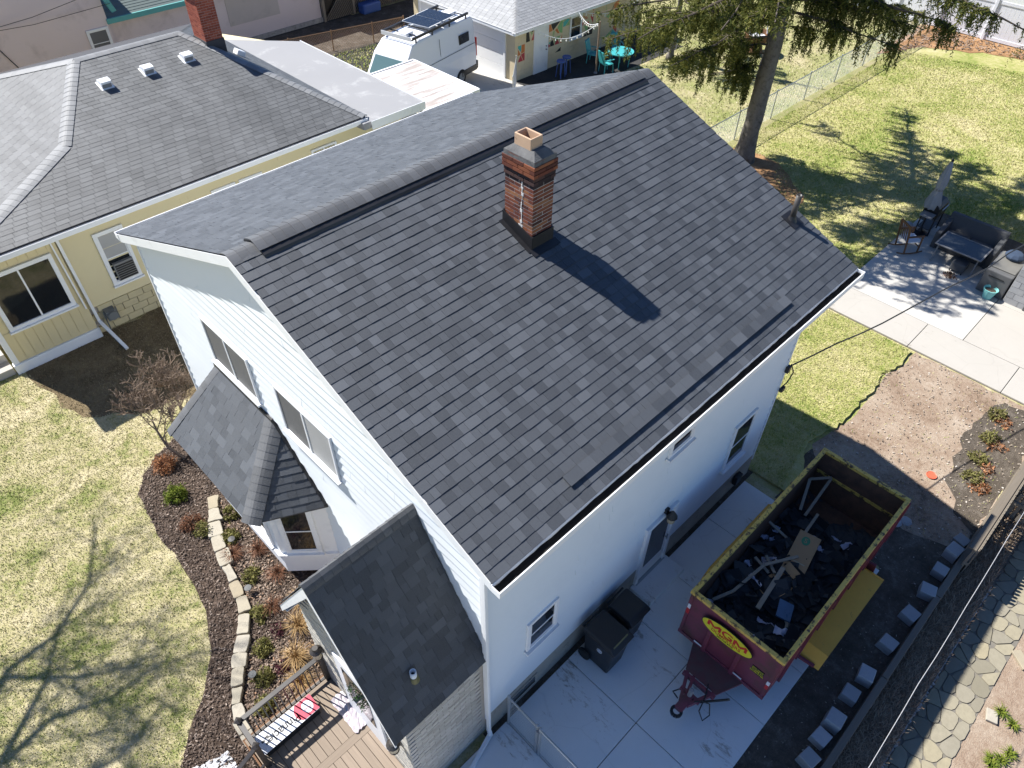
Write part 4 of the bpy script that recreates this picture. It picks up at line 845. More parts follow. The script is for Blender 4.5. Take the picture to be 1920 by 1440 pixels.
window(pk, (6.9,32.68,1.2), (1,0,0), (0,0,1), (0,-1,0), .95, 1.2, .09, 'double', 'white', 'pane_grey', proud=.05)
q = MB()
q.path([(2.2,32.66,3.2),(2.5,32.64,2.9),(3.3,32.66,2.8),(4.5,32.66,.2)], .02); q.path([(2.2,32.62,3.25),(5,32.3,3.2),(8.2,32.4,3.3)], .012); q.path([(2.2,32.62,3.2),(5,32.2,3.5),(9,31.5,4.3)], .012); q.build('cable', M['cable'], pk)
MB().box(13.6, 16.4, 32.975, 32.99, .95, 2.6).build('patch', mat('bare_stucco', (.52,.46,.42), .95, .12, 1.5, dirt=(.40,.36,.33), dirt_sc=2), pk)
q = MB(); q.box(12.6,12.66,32.96,32.99,.6,2.5); q.build('downspout', M['tan'], pk)
lt = thing('lattice_fence', 'dark lattice porch skirt beside the pink building', 'fence', (19,32.9,0))
q = MB()
for i in range(44):
    x = 18.9+i*.16
    q.bar((x,32.9,0),(min(x+1.7,26.2),32.9,min(1.7,26.2-x)),.02,.05,(0,1,0)); q.bar((x,32.92,min(1.7,x-18.8)),(max(18.8,x-1.7),32.92,max(0,min(1.7,x-18.8)-1.7)),.02,.05,(0,1,0))
q.build('lattice', M['fencewood'], lt)
for x in (18.9, 20.8, 22.4, 24.6, 26.2): MB().box(x-.07,x+.07,32.8,33.0,0,2.6).build('post', M['fencewood'], lt)
q = MB(); q.box(21.0,22.2,32.2,32.8,.0,.55); tag(q.build('tarp_bundle', M['blue_pl'], bevel=.12), 'blue tarp covered bundle in the shade by the lattice', 'tarp')
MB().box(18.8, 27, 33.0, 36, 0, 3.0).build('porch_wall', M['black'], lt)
MB().box(18.7, 27.2, 31.9, 36, 2.6, 2.8).build('porch_roof', M['fencewood'], lt)
# ------------------------------------------------------------------ garage
gar = thing('garage', 'cream painted block garage with geometric mural and white doors', 'garage', (20.8,20.3,0))
gw = MB().box(20.8, 30.0, 20.3, 27.5, 0, 2.35).build('wall', M['gwall'], gar)
for k in range(11):
    q = MB()
    for x0 in np.arange(20.8-(.2 if k % 2 else 0), 30.0, .41): q.box(max(20.805,x0)+.004, min(29.99,x0+.41)-.004, 20.291, 20.301, k*.213+.004, k*.213+.209)
    q.build('block_course', M['gwall'], gw)
for y0, y1 in ((20.99,23.52),(24.2,26.9)):
    q = MB(); q.box(20.72, 20.82, y0-.12, y0, 0, 2.2); q.box(20.72, 20.82, y1, y1+.12, 0, 2.2); q.box(20.72,20.82,y0,y1,2.1,2.2); fr2 = q.build('door_frame', M['white'], gar)
    for k in range(4): MB().box(20.76, 20.81, y0+.005, y1-.005, .01+k*.523, .525+k*.523).build('door_panel', M['white'], fr2, bevel=.01)
q = MB(); q.box(22.0, 22.95, 20.24, 20.31, .02, 2.1); gd = q.build('door', M['white'], gar); q = MB(); q.tube((22.8,20.24,1.0),(22.8,20.17,1.0),.03); q.tube((22.8,20.24,1.15),(22.8,20.19,1.15),.025); q.build('handle', M['steel'], gd)
window(gar, (24.45,20.285,1.0), (1,0,0), (0,0,1), (0,-1,0), .85, 1.05, .07, 'double', 'white', 'glass', proud=.05)
P1, P2, P3, P4, T1, T2 = V(20.45,19.95,2.32), V(30.4,19.95,2.32), V(30.4,27.9,2.32), V(20.45,27.9,2.32), V(24.4,23.9,4.0), V(26.4,23.9,4.0)
gr_ = MB().add([P1,P2,P3,P4,T1,T2], [(0,1,5,4),(1,2,5),(2,3,4,5),(3,0,4),(0,3,2,1)]).build('roof', M['decking'], gar)
def face_on(roof, O, A, T, to, m, course, wd):
    u = (A-O).normalized(); n = u.cross(T-O).normalized(); n = n if n.z > 0 else -n; v = n.cross(u).normalized(); v = v if v.z > 0 else -v
    h = (T-O).dot(v); f = (T-O).dot(u); g = (to-O).dot(u); L = (A-O).length
    shingles(roof, O-v*.03, u, v, n, lambda q: (q/h*min(f,g), L-q/h*(L-max(f,g))), h, course, [wd], [.008,.01], m, m, 0, gap=.012, offs=.5); return n
ng1 = face_on(gr_, P1, P2, T1, T2, M['gsh'], .15, .33); ng2 = face_on(gr_, P4, P1, T1, T1, M['gsh'], .15, .33)
ridge_caps(gr_, P1, T1, ng2, ng1, .15, shingle_mat('garage_cap', (.2,.2,.2), (.3,.3,.3), True), .2)
q = MB(); q.box(20.43, 30.4, 19.93, 19.95, 2.2, 2.34); q.box(20.43, 20.45, 19.95, 27.9, 2.2, 2.34); q.build('fascia', M['white'], gar)
random.seed(11); mus = ['p_red','p_orange','p_teal','p_green','p_black']
def mural(cx_, cz_, sx, sz, n_):
    sd_ = [Vector((cx_+random.uniform(-sx,sx), cz_+random.uniform(-sz,sz))) for _ in range(n_)]
    for poly in voro(cx_-sx*1.2, cx_+sx*1.2, cz_-sz*1.2, cz_+sz*1.2, sd_, .015):
        if random.random() < .2: continue
        if len(poly) > 3 and random.random() < .6: poly = poly[:3]
        MB().prism([(p.x, 20.283, p.y) for p in poly], (0,.006,0)).build('painted_shape', M[random.choice(mus)], gar)
mural(21.8,1.9,.25,.25,5); mural(22.5,1.75,.4,.3,8) if False else None
mural(23.4,1.55,.45,.45,14); mural(23.65,1.0,.2,.3,4); mural(25.75,1.6,.35,.6,14); mural(24.2,2.0,.18,.25,4); mural(27.6,1.4,.4,.8,14); mural(21.2,1.2,.18,.3,5)
# string lights, pole
pole = thing('light_pole', 'thin wooden pole carrying string lights on the garage patio', 'pole', (24.3,18.35,0)); MB().tube((24.3,18.35,0),(24.3,18.35,2.35),.045).build('shaft', M['twig'], pole); MB().lathe([(.09,0),(.09,.06),(.05,.1)], (24.3,18.35,0), 10).build('base', M['steel'], pole)
for (a, b, lab) in (((21.6,19.9,2.25),(24.3,18.35,2.3),'string lights from the garage corner to the pole'), ((24.6,19.9,2.3),(24.3,18.35,2.3),'short string lights from the garage eave above its window to the pole'), ((24.7,19.92,2.3),(29.5,19.2,2.6),'string lights running along the far half of the garage eave')):
    A, B2 = Vector(a), Vector(b); s_ = thing('string_lights', lab, 'string lights', A, 'string lights by the garage'); pts = [A.lerp(B2, i/12)-V(0,0,.55*math.sin(math.pi*i/12)*min(1,(B2-A).length/3)) for i in range(13)]
    MB().path(pts, .012, 5).build('wire', M['white'], s_)
    for p in pts[1:-1]: MB().lathe([(0,-.14),(.03,-.12),(.035,-.09),(.015,-.05),(.012,0),(0,0)], p, 8).build('bulb', M['bulb'], s_)
# ------------------------------------------------------------------ chain link
def chain(name, label, p, q, h, posts, mpost, mesh_m, sp=.11, wr_=.0035, group=None, top=True):
    p, q = Vector(p), Vector(q); d = q-p; L = d.length; d.normalize(); o = thing(name, label, 'fence', p, group)
    for s_ in posts:
        c = p+d*(s_*L); pb = MB(); pb.tube(c, c+V(0,0,h+.05), .028, n=8); pb.lathe([(.035,0),(.03,.03),(0,.05)], c+V(0,0,h+.04), 8); pb.build('post', mpost, o)
    if top: MB().tube(p+V(0,0,h), q+V(0,0,h), .02, n=8).build('top_rail', mpost, o)
    b = MB(); n = int(L/sp)
    for i in range(-int(h/sp), n+1):
        for sg in (1, -1):
            x0, x1 = i*sp, i*sp+h; z0, z1 = 0, h
            if x0 < 0: z0 = -x0; x0 = 0
            if x1 > L: z1 = h-(x1-L); x1 = L
            if x1 <= x0: continue
            if sg < 0: z0, z1 = h-z0, h-z1
            b.tube(p+d*x0+V(0,0,z0+.03), p+d*x1+V(0,0,z1*.98+.02), wr_, n=3, caps=False)
    b.build('mesh', mesh_m, o); return o
chain('chain_link_fence', 'long galvanised chain link fence along the back lawn', (20.5,9.97,0), (43,9.97,0), 1.2, [i/8 for i in range(9)], M['galv'], M['galv'], .13, .004)
chain('chain_link_fence', 'rusty chain link fence between the pink building and the van', (10.0,30.6,0), (20.7,28.3,0), .95, [0,.22,.44,.64,.84,1], M['rustpipe'], M['rustpipe'], .14, .006)
chain('chain_link_fence', 'short chain link panel behind the white patio cover', (14.9,17.1,0), (16.6,18.4,0), 1.1, [0,1], M['galv'], M['galv'], .12, .005)
chain('chain_link_fence', 'chain link wing beside the garage corner', (19.0,18.6,0), (20.7,20.1,0), 1.2, [0,1], M['galv'], M['galv'], .16, .004)
gt1 = chain('chain_link_gate', 'chain link gate leaf hinged to the house foundation', (.36,-.17,.05), (.36,-.86,.05), 1.15, [0,1], M['galv'], M['galv'], .07, .0022)
gt2 = chain('chain_link_gate', 'chain link gate leaf latched across the driveway at the bottom edge', (.36,-.93,.05), (.36,-2.6,.05), 1.15, [0,1], M['galv'], M['galv'], .07, .0022)
for g_, a, b in ((gt1,-.2,-.83),(gt2,-.96,-2.57)): MB().tube((.36,a,.12),(.36,b,.12),.02).build('bottom_rail', M['galv'], g_)
MB().lathe([(.05,0),(.05,.03),(0,.03)], (.36,-.9,1.1), 10).build('latch', M['steel'], gt2)
# white vinyl fence
vf = thing('vinyl_fence', 'white vinyl privacy fence at the far end of the back yard', 'fence', (42.6,9,0))
ys = [14.5,12.1,9.7,7.3,4.9,2.5,.1,-2.3,-4.7]
for a in ys: MB().box(42.52,42.68,a-.08,a+.08,0,2.05).build('post', M['vinyl'], vf, bevel=.015); MB().lathe([(.11,0),(.11,.03),(0,.1)], (42.6,a,2.05), 4).build('post_cap', M['vinyl'], vf)
for a, b in zip(ys[:-1], ys[1:]):
    for z0, z1 in ((.06,.22),(1.78,1.92)): MB().box(42.56,42.64,b+.08,a-.08,z0,z1).build('rail', M['vinyl'], vf)
    k = 10; wd = (a-b-.16)/k
    for i in range(k): MB().box(42.585,42.615,b+.08+i*wd+.004,b+.08+(i+1)*wd-.004,.2,1.8).build('slat', M['vinyl'], vf)
wb = thing('white_house_beyond', 'white sided wall of a house beyond the vinyl fence', 'house', (47,8,0)); MB().box(46.5,54,-6,20,0,3.2).build('wall', M['vinyl'], wb); MB().prism([(46.2,-6.3,3.2),(54.3,-6.3,3.2),(50.2,-6.3,5.2)], (0,26.6,0)).build('roof', M['decking'], wb)
# ------------------------------------------------------------------ van
random.seed(21)
van = thing('camper_van', 'white high roof camper van with solar panels on a black rack', 'van', (17.2,22.4,0))
va = math.radians(12); VX, VY = V(math.cos(va), math.sin(va), 0), V(-math.sin(va), math.cos(va), 0); VO = V(19.75,22.95,0)   # rear middle
def vp_(l, s_, z): return VO-VX*l+VY*s_+V(0,0,z)
prof = [(0,.55),(-.02,1.2),(.03,2.5),(.12,2.68),(3.8,2.70),(4.25,2.62),(4.72,2.2),(5.0,1.75),(5.25,1.38),(5.85,1.12),(5.98,.9),(5.98,.45),(.1,.42)]
vb = MB(); secs = [(-1.0,.0,.0),(-.98,.0,-.02),(-.86,.02,.04),(.86,.02,.04),(.98,.0,-.02),(1.0,.0,.0)]
def hw_(z): return 1.0 if z < 1.35 else 1.0-(z-1.35)*.085 if z < 2.45 else .905-(z-2.45)*.45
n = len(prof); rows = []
for s_ in (-1,-.9,-.6,0,.6,.9,1):
    for l, z in prof:
        zz = z+(.035*(1-s_*s_) if z > 2.6 else 0); vb.v.append(tuple(vp_(l, s_*hw_(z), zz)))
for r in range(6):
    for i in range(n): a, b = r*n+i, r*n+(i+1) % n; vb.f.append((a, b, b+n, a+n))
vb.f += [tuple(range(n))[::-1], tuple(6*n+i for i in range(n))]
body = vb.build('body', M['van'], van, bevel=.05)
def vquad(name, pts, m, parent=body, th=.012, nrm=None, bevel=0):
    P = [vp_(*p) for p in pts]; nn = (P[1]-P[0]).cross(P[2]-P[0]).normalized(); ctr = vp_(3,0,1.5)
    if nn.dot(P[0]-ctr) < 0: nn = -nn
    return MB().prism([p-nn*.01 for p in P], nn*(th+.01)).build(name, m, parent, bevel=bevel)
vquad('windscreen', [(5.20,-.86,1.47),(5.20,.86,1.47),(4.78,.78,2.12),(4.78,-.78,2.12)], NT('van_glass').out((.10,.17,.18), .08, 0, .6))
vquad('side_window', [(.45,-.94,1.75),(1.2,-.94,1.75),(1.2,-.915,2.15),(.45,-.915,2.15)], M['glass'], bevel=.03)
vquad('side_window', [(4.75,-.99,1.45),(4.0,-.99,1.45),(4.0,-.93,1.95),(4.5,-.93,1.95)], M['glass'])
vquad('bumper', [(-.05,-1.0,.35),(-.05,1.0,.35),(-.05,1.0,.72),(-.05,-1.0,.72)], M['black'], th=.1, bevel=.04)
vquad('side_skirt', [(.0,-1.0,.35),(1.2,-1.0,.35),(1.2,-1.0,.6),(.0,-1.0,.6)], M['black'], th=.03)
for s_ in (-1, 1): vquad('tail_light', [(-.03,s_*.99,.95),(-.03,s_*.86,.95),(-.03,s_*.86,1.75),(-.03,s_*.99,1.75)], M['red'], th=.03)
for l in (1.2, 4.95):
    for s_ in (-1, 1):
        wh = MB().lathe([(0,-.11),(.34,-.11),(.36,-.08),(.36,.08),(.34,.11),(0,.11)], vp_(l,s_*.9,.36), 20, VY).build('wheel', M['tyre'], van); MB().lathe([(0,-.02),(.2,-.02),(.2,.02),(0,.02)], vp_(l,s_*1.01,.36), 14, VY).build('rim', M['galv'], wh)
for l, s0 in ((2.3,0),(3.1,0)): pass
vquad('panel_seam', [(2.55,-1.003,.5),(2.57,-1.003,.5),(2.57,-.912,2.4),(2.55,-.912,2.4)], M['grey'], th=.002)
vquad('panel_seam', [(.1,-.985,1.55),(4.6,-.985,1.55),(4.6,-.984,1.57),(.1,-.984,1.57)], M['grey'], th=.002)
rk = MB()
for s_ in (-.82, .82): rk.bar(vp_(.35,s_,2.86), vp_(4.2,s_,2.86), .07, .09)
for l in (.5,1.3,2.1,2.9,3.7,4.2): rk.bar(vp_(l,-.82,2.80), vp_(l,.82,2.80), .04, .04)
for l in (.5,1.7,2.9,4.0):
    for s_ in (-.82,.82): rk.bar(vp_(l,s_,2.66), vp_(l,s_,2.84), .05, .05)
rack = rk.build('roof_rack', M['black'], van); MB().bar(vp_(4.28,-.8,2.86), vp_(4.28,.8,2.86), .02, .16).build('wind_fairing', M['white'], rack)
for l in (1.2, 2.15):
    sp = MB().obox(vp_(l+.4,0,2.95), VX*.42, VY*.74, V(0,0,.018)).build('solar_panel', M['white'], van)
    for i in range(6):
        for j in range(4): MB().obox(vp_(l+.4-.33+j*.22,-.59+i*.236,2.971), VX*.103, VY*.112, V(0,0,.003)).build('solar_cell', M['solar'], sp)
for l in (.55, 3.55): MB().obox(vp_(l+.1,0,2.80), VX*.24, VY*.24, V(0,0,.07)).build('roof_hatch', M['white'], van, bevel=.05)
# ------------------------------------------------------------------ dump trailer
TX0, TX1, TY0, TY1, TZ0, TZ1 = 3.86, 8.72, -3.25, -1.36, .56, 2.0
tr = thing('dump_trailer', 'maroon dump trailer with chipped yellow rim full of roof debris', 'trailer', (TX0,(TY0+TY1)/2,.05))
tb = MB(); t_ = .035
tb.box(TX0,TX0+t_,TY0,TY1,TZ0,TZ1-.06); tb.box(TX1-t_,TX1,TY0,TY1,TZ0,TZ1-.06); tb.box(TX0+t_,TX1-t_,TY0,TY0+t_,TZ0,TZ1-.06); tb.box(TX0+t_,TX1-t_,TY1-t_,TY1,TZ0,TZ1-.06)
box_ = tb.build('box', M['trailer_red'], tr)
li = MB(); e = .003
li.box(TX0+t_,TX0+t_+e,TY0+t_,TY1-t_,TZ0+.05,TZ1-.07); li.box(TX1-t_-e,TX1-t_,TY0+t_,TY1-t_,TZ0+.05,TZ1-.07); li.box(TX0+t_,TX1-t_,TY0+t_,TY0+t_+e,TZ0+.05,TZ1-.07); li.box(TX0+t_,TX1-t_,TY1-t_-e,TY1-t_,TZ0+.05,TZ1-.07); li.box(TX0+.01,TX1-.01,TY0+.01,TY1-.01,TZ0-.02,TZ0+.04)
li.build('lining', M['rust'], box_)
rm = MB(); r_ = .065
rm.box(TX0-.02,TX0+r_,TY0-.02,TY1+.02,TZ1-.06,TZ1+.02); rm.box(TX1-r_,TX1+.02,TY0-.02,TY1+.02,TZ1-.06,TZ1+.02); rm.box(TX0+r_,TX1-r_,TY0-.02,TY0+r_,TZ1-.061,TZ1+.018); rm.box(TX0+r_,TX1-r_,TY1-r_,TY1+.02,TZ1-.061,TZ1+.018)
rm.build('rim', M['trailer_yel'], box_, bevel=.008)
MB().box(TX1-t_-.02,TX1-t_-.004,TY0+.05,TY1-.05,1.33,1.41).build('inner_stripe', M['trailer_yel'], box_)
for y in (-1.94,-2.56): MB().box(TX0-.06,TX0-.001,y-.04,y+.04,TZ0,TZ1-.35).build('rib', M['trailer_red'], box_, bevel=.005)
MB().box(TX0-.03,TX0-.001,TY0,TY1,TZ0-.03,TZ0+.06).build('lower_rail', M['trailer_red'], box_)
for y in (TY0+.02, TY1-.07): MB().box(TX0-.025,TX0-.001,y,y+.06,TZ0,TZ1-.06).build('corner_post', M['trailer_red'], box_)
for x in np.arange(TX0+.5, TX1, .62):
    for y in (TY0-.05, TY1): MB().box(x-.03,x+.03,y,y+.05,TZ0,TZ1-.07).build('rib', M['trailer_red'], box_)
for (y0, y1, z0, z1, m) in ((-1.44,-1.38,1.5,1.64,'refl'),(-1.44,-1.38,1.32,1.5,'red'),(-3.23,-3.17,1.1,1.22,'refl'),(-3.23,-3.17,.95,1.1,'red'),(-1.92,-1.72,.63,.67,'refl'),(-2.78,-2.6,.63,.67,'refl')):
    MB().box(TX0-.036,TX0-.026,y0,y1,z0,z1).build('reflector', M[m], box_)
# oval company sign
so_ = V(TX0-.075,-2.25,1.60); tilt = V(0,0,1)
ov = MB(); ov.prism([(so_.x, so_.y+.53*math.cos(a), so_.z+.235*math.sin(a)) for a in np.linspace(0, 2*math.pi, 48, False)], (.012,0,0)); sign = ov.build('sign', M['txt_black'], box_)
MB().prism([(so_.x-.003, so_.y+.515*math.cos(a), so_.z+.22*math.sin(a)) for a in np.linspace(0, 2*math.pi, 48, False)], (.004,0,0)).build('sign_face', M['yel'], box_)
text('G', .27, so_+V(-.006,0,.05), (0,-1,0), (0,0,1), M['txt_red'], box_, squeeze=1.25, bold=.016)
for cy_ in (.27, -.27):       # heavy block letters either side of the G
    lt_ = MB(); o_ = so_+V(-.006,cy_,-.025); wq, hq = .115, .15
    for (y0_, z0_, y1_, z1_) in ((-wq,0,-wq,hq),(wq,0,wq,hq),(-wq,hq,0,.035),(wq,hq,0,.035)): lt_.bar(o_+V(0,y0_,z0_), o_+V(-.0004,y1_,z1_), .05, .002, (1,0,0))
    lt_.build('lettering', M['txt_red'], box_)
text('DUMPSTERS', .115, so_+V(-.006,0,-.085), (0,-1,0), (0,0,1), M['txt_red'], box_, squeeze=1.0)
text('586-745-8300', .06, so_+V(-.006,0,-.162), (0,-1,0), (0,0,1), M['txt_black'], box_)
MB().box(TX0-.012,TX0-.001,-3.07,-2.83,1.12,1.32).build('warning_label', M['txt_black'], box_)
for i, s_ in enumerate(('DO NOT','CLIMB IN','DUMPSTER')): text(s_, .055, (TX0-.0135,-2.95,1.275-i*.058), (0,-1,0), (0,0,1), M['yel'], box_)
# tongue
fr_m = M['trailer_red']; q = MB(); tip = V(2.72,-2.27,.5)
q.bar((TX0+.3,-1.62,.5),(2.78,-2.20,.5),.06,.11); q.bar((TX0+.3,-2.92,.5),(2.78,-2.34,.5),.06,.11); q.bar((3.25,-1.92,.5),(3.25,-2.62,.5),.07,.1); q.bar((2.98,-2.06,.5),(2.98,-2.48,.5),.07,.1); q.bar((2.6,-2.27,.5),(2.95,-2.27,.5),.16,.1); q.bar((3.3,-2.12,.53),(3.02,-2.2,.55),.06,.05)
ton = q.build('tongue', fr_m, tr, bevel=.006)
MB().prism([(3.3,-1.93,.545),(3.3,-2.61,.545),(TX0,-2.84,.545),(TX0,-1.72,.545)], (0,0,.012)).build('tread_plate', mat('worn_tread_plate', (.14,.05,.055), .7, .3, 6, dirt=(.10,.08,.07), dirt_sc=5, dirt_lo=.4), ton)
tt = MB()
for i in range(14):
    a0, a1 = 2*math.pi*i/14, 2*math.pi*(i+1)/14; c = V(2.56,-2.27,.5); tt.bar(c+V(.09*math.cos(a0),.09*math.sin(a0),0), c+V(.09*math.cos(a1),.09*math.sin(a1),0), .05, .06)
tt.build('hitch_ring', M['black'], ton)
MB().tube((3.0,-2.4,.35),(3.18,-2.86,1.0),.022).build('jack_handle', M['black'], ton); MB().tube((2.95,-2.27,.1),(2.95,-2.27,.78),.045).build('jack', M['steel'], ton)
q = MB(); q.path([(2.9,-2.4,.56),(3.0,-2.5,.6),(3.1,-2.62,.5),(3.0,-2.72,.35),(2.85,-2.68,.3),(2.88,-2.55,.45),(3.1,-2.5,.58),(3.35,-2.4,.6)], .012); q.path([(2.75,-2.15,.55),(2.8,-2.05,.5),(2.9,-1.98,.3),(3.0,-2.1,.5)], .014); q.build('wiring', M['black'], ton)
# chassis, wheels and fenders
q = MB(); q.bar((TX0+.2,-1.75,.46),(TX1-.1,-1.75,.46),.08,.14); q.bar((TX0+.2,-2.85,.46),(TX1-.1,-2.85,.46),.08,.14)
for x in (4.6,5.9,6.75,8.2): q.bar((x,-1.75,.44),(x,-2.85,.44),.06,.1)
q.build('chassis', M['rust'], tr)
for x in (5.95, 6.8):
    for y in (-3.5, -1.12):
        wh = MB().lathe([(0,-.1),(.33,-.1),(.365,-.07),(.365,.07),(.33,.1),(0,.1)], (x,y,.415), 22, (0,1,0)).build('wheel', M['tyre'], tr); MB().lathe([(0,-.03),(.2,-.03),(.2,.03),(.08,.04),(0,.04)], (x,y-.085 if y < -2 else y+.085,.415), 14, (0,1,0)).build('rim', M['galv'], wh)
for y0, y1 in ((-3.70,-3.26),(-1.35,-1.05)):
    f = MB(); f.box(5.25,7.5,y0,y1,.84,.86); f.prism([(5.25,y0,.85),(5.25,y1,.85),(5.02,y1,.62),(5.02,y0,.62)], (0,0,.015)); f.prism([(7.5,y0,.85),(7.5,y1,.85),(7.73,y1,.62),(7.73,y0,.62)], (0,0,.015)); f.build('fender', M['fender_yel'], tr)
q = MB(); q.bar((4.98,-3.26,.66),(5.02,-3.6,.66),.05,.06); q.bar((7.74,-3.26,.7),(7.74,-3.45,.72),.05,.3); q.build('fender_bracket', M['trailer_red'], tr)
# debris in the trailer
random.seed(5); DB = MB(); nx_, ny_ = 46, 20
def pile(x, y): return 1.02+.16*math.sin(x*2.1+1)*math.cos(y*2.7)+.1*math.sin(x*5+y*3)+(.14 if x < 6.2 else -.18*(x-6.2))
for i in range(nx_+1):
    for j in range(ny_+1):
        x, y = TX0+.05+(TX1-TX0-.1)*i/nx_, TY0+.05+(TY1-TY0-.1)*j/ny_; DB.v.append((x, y, pile(x, y)+random.gauss(0,.03)))
for i in range(nx_):
    for j in range(ny_): a = i*(ny_+1)+j; DB.f.append((a, a+ny_+1, a+ny_+2, a+1))
for i in range(620):
    x, y = random.uniform(TX0+.2,TX1-.9), random.uniform(TY0+.2,TY1-.2); a = random.random()*6.28; d = V(math.cos(a),math.sin(a),random.gauss(0,.35)).normalized(); e = d.cross(V(random.gauss(0,.3),random.gauss(0,.3),1)).normalized()
    s_ = random.uniform(.05,.24); DB.obox(V(x,y,pile(x,y)+random.uniform(.0,.08)), d*s_, e*s_*random.uniform(.3,.7), d.cross(e)*.005)
tag(DB.build('shingle_debris', M['scrap'], kind='stuff'), 'heap of torn black shingles filling the dump trailer', 'debris')
# flattened felt roll and larger sheets
for i, (x, y, s1, s2, a, lab) in enumerate(((5.35,-2.35,.42,.3,.5,'large torn black shingle sheet near the front of the trailer'),(5.0,-1.85,.35,.22,1.2,'black shingle sheet lying near the house side of the trailer'),(6.9,-2.8,.6,.35,.2,'sagging black felt sheet near the yellow fender side'),(4.75,-2.35,.36,.3,.9,'black shingle sheet against the front wall of the trailer'))):
    q = MB(); g_ = 6
    for u_ in range(g_+1):
        for v_ in range(g_+1):
            lx, ly = (u_/g_-.5)*2*s1, (v_/g_-.5)*2*s2; X, Y = x+lx*math.cos(a)-ly*math.sin(a), y+lx*math.sin(a)+ly*math.cos(a); q.v.append((X, Y, pile(X,Y)+.09+.05*math.sin(u_*1.3+i)*math.cos(v_+i)))
    for u_ in range(g_):
        for v_ in range(g_): k = u_*(g_+1)+v_; q.f.append((k, k+g_+1, k+g_+2, k+1))
    o = q.build('felt_sheet', mat('felt%d' % i, (.022,.025,.03), .75, .3, 9), smooth=True); o.modifiers.new('s', 'SOLIDIFY').thickness = .008; tag(o, lab, 'roofing felt', 'black sheets in the trailer')
bx_ = thing('cardboard_box', 'long flattened cardboard box with green logo in the trailer', 'box', (6.5,-2.25,1.2)); ax = V(1.0,.17,.04).normalized(); ay = V(.17,-1,0).normalized(); bc0 = V(6.5,-2.27,1.27)
MB().obox(bc0, ax*.58, ay*.22, ax.cross(ay)*.05).build('panel', M['cardboard'], bx_, bevel=.008)
lg = MB(); up_ = ax.cross(ay); up_ = up_ if up_.z > 0 else -up_
lg.prism([bc0+up_*.0535+ax*(.36+.11*math.cos(a))+ay*(-.03+.085*math.sin(a)) for a in np.linspace(0, 2*math.pi, 20, False)], up_*.002); lg.build('printed_logo', M['greenlogo'], bx_)
text('S', .16, bc0+up_*.057+ax*.36-ay*.03, ay, ax, M['cardboard'], bx_, 'printed_letter')
MB().obox(bc0+up_*.052+ax*-.2, ax*.012, ay*.15, up_*.002).build('tape', M['tan'], bx_)
sb = thing('cardboard_box', 'small open torn cardboard box beside the long box in the trailer', 'box', (5.65,-2.25,1.2)); c = V(5.68,-2.22,1.22); ra = V(.9,-.3,.15).normalized(); rb = V(.3,.9,.0).normalized()
MB().obox(c, ra*.24, rb*.15, V(0,0,.05)).build('panel', M['cardboard'], sb)
for sx, sy, tl in ((1,0,.35),(-1,0,.25),(0,-1,.3)):
    d = ra*sx+rb*sy; MB().obox(c+d*(.33 if sx else .22)+V(0,0,.05+tl*.1), (d*.1+V(0,0,tl*.1)), (rb*.15 if sx else ra*.2), V(0,0,.004)).build('flap', M['cardboard'], sb)
wl_ = [([(4.4,-1.6,1.33),(4.8,-1.78,1.38),(5.74,-1.9,1.42)],'long crooked grey batten pointing at the front corner of the trailer'),([(5.7,-1.9,1.43),(6.33,-2.27,1.45)],'short grey batten resting on the long cardboard box'),([(4.84,-2.3,1.35),(5.92,-2.19,1.42)],'weathered wide board lying across the small cardboard box'),([(7.58,-1.68,1.2),(8.16,-1.47,1.55)],'upright grey lath leaning on the house side wall of the trailer'),([(8.16,-1.47,1.55),(8.58,-1.77,1.5)],'grey lath bridging the far corner of the trailer'),([(7.6,-1.81,1.1),(8.58,-1.77,1.45)],'dark batten running into the far corner of the trailer'),([(6.76,-1.39,1.3),(6.78,-1.85,1.15)],'stubby board end against the house side of the trailer'),([(7.01,-2.06,1.25),(7.75,-2.0,1.2)],'dark batten beyond the head of the long box'),([(5.81,-1.65,1.3),(5.69,-2.04,1.3)],'short stick crossing the red and white wrapper'),([(6.0,-1.79,1.3),(5.73,-2.13,1.35)],'narrow stick leaning over the red and white wrapper'),([(5.30,-2.55,1.25),(5.05,-2.85,1.2)],'broken board beside the blue plastic sheet'),([(5.05,-2.85,1.2),(4.6,-3.0,1.2)],'splintered board near the yellow rim corner')]
for pts, lab in wl_:
    q = MB()
    for a, b in zip(pts[:-1], pts[1:]): q.bar(a, b, .06 if 'wide' not in lab else .09, .025)
    tag(q.build('scrap_board', M['plank'], bevel=.003), lab, 'board', 'scrap boards in the trailer')
random.seed(9); scr = [(7.43,-2.12,.2,'crumpled lavender wrapper beyond the head of the long box'),(7.13,-2.43,.13,'white wrapper scrap beside the long box'),(7.84,-2.78,.13,'white wrapper scrap near the far yellow rim side'),(5.98,-1.89,.15,'red and white crumpled wrapper under the crossed sticks'),(5.33,-1.95,.15,'long white plastic strip beside the small box'),(4.87,-2.54,.17,'twisted white plastic strip near the front of the trailer'),(4.79,-2.88,.16,'crumpled white wrapper near the front yellow rim corner'),(6.63,-1.44,.1,'pale wrapper scrap against the house side wall'),(6.63,-1.65,.09,'small pale scrap by the stubby board'),(5.68,-1.61,.08,'tiny white scrap left of the crossed sticks'),(7.84,-2.53,.11,'thin white strip lying beyond the long box'),(4.37,-1.55,.08,'white scrap in the front house side corner of the trailer'),(4.31,-2.49,.07,'white scrap touching the front wall of the trailer'),(7.01,-1.54,.09,'pale scrap by the house side lath')]
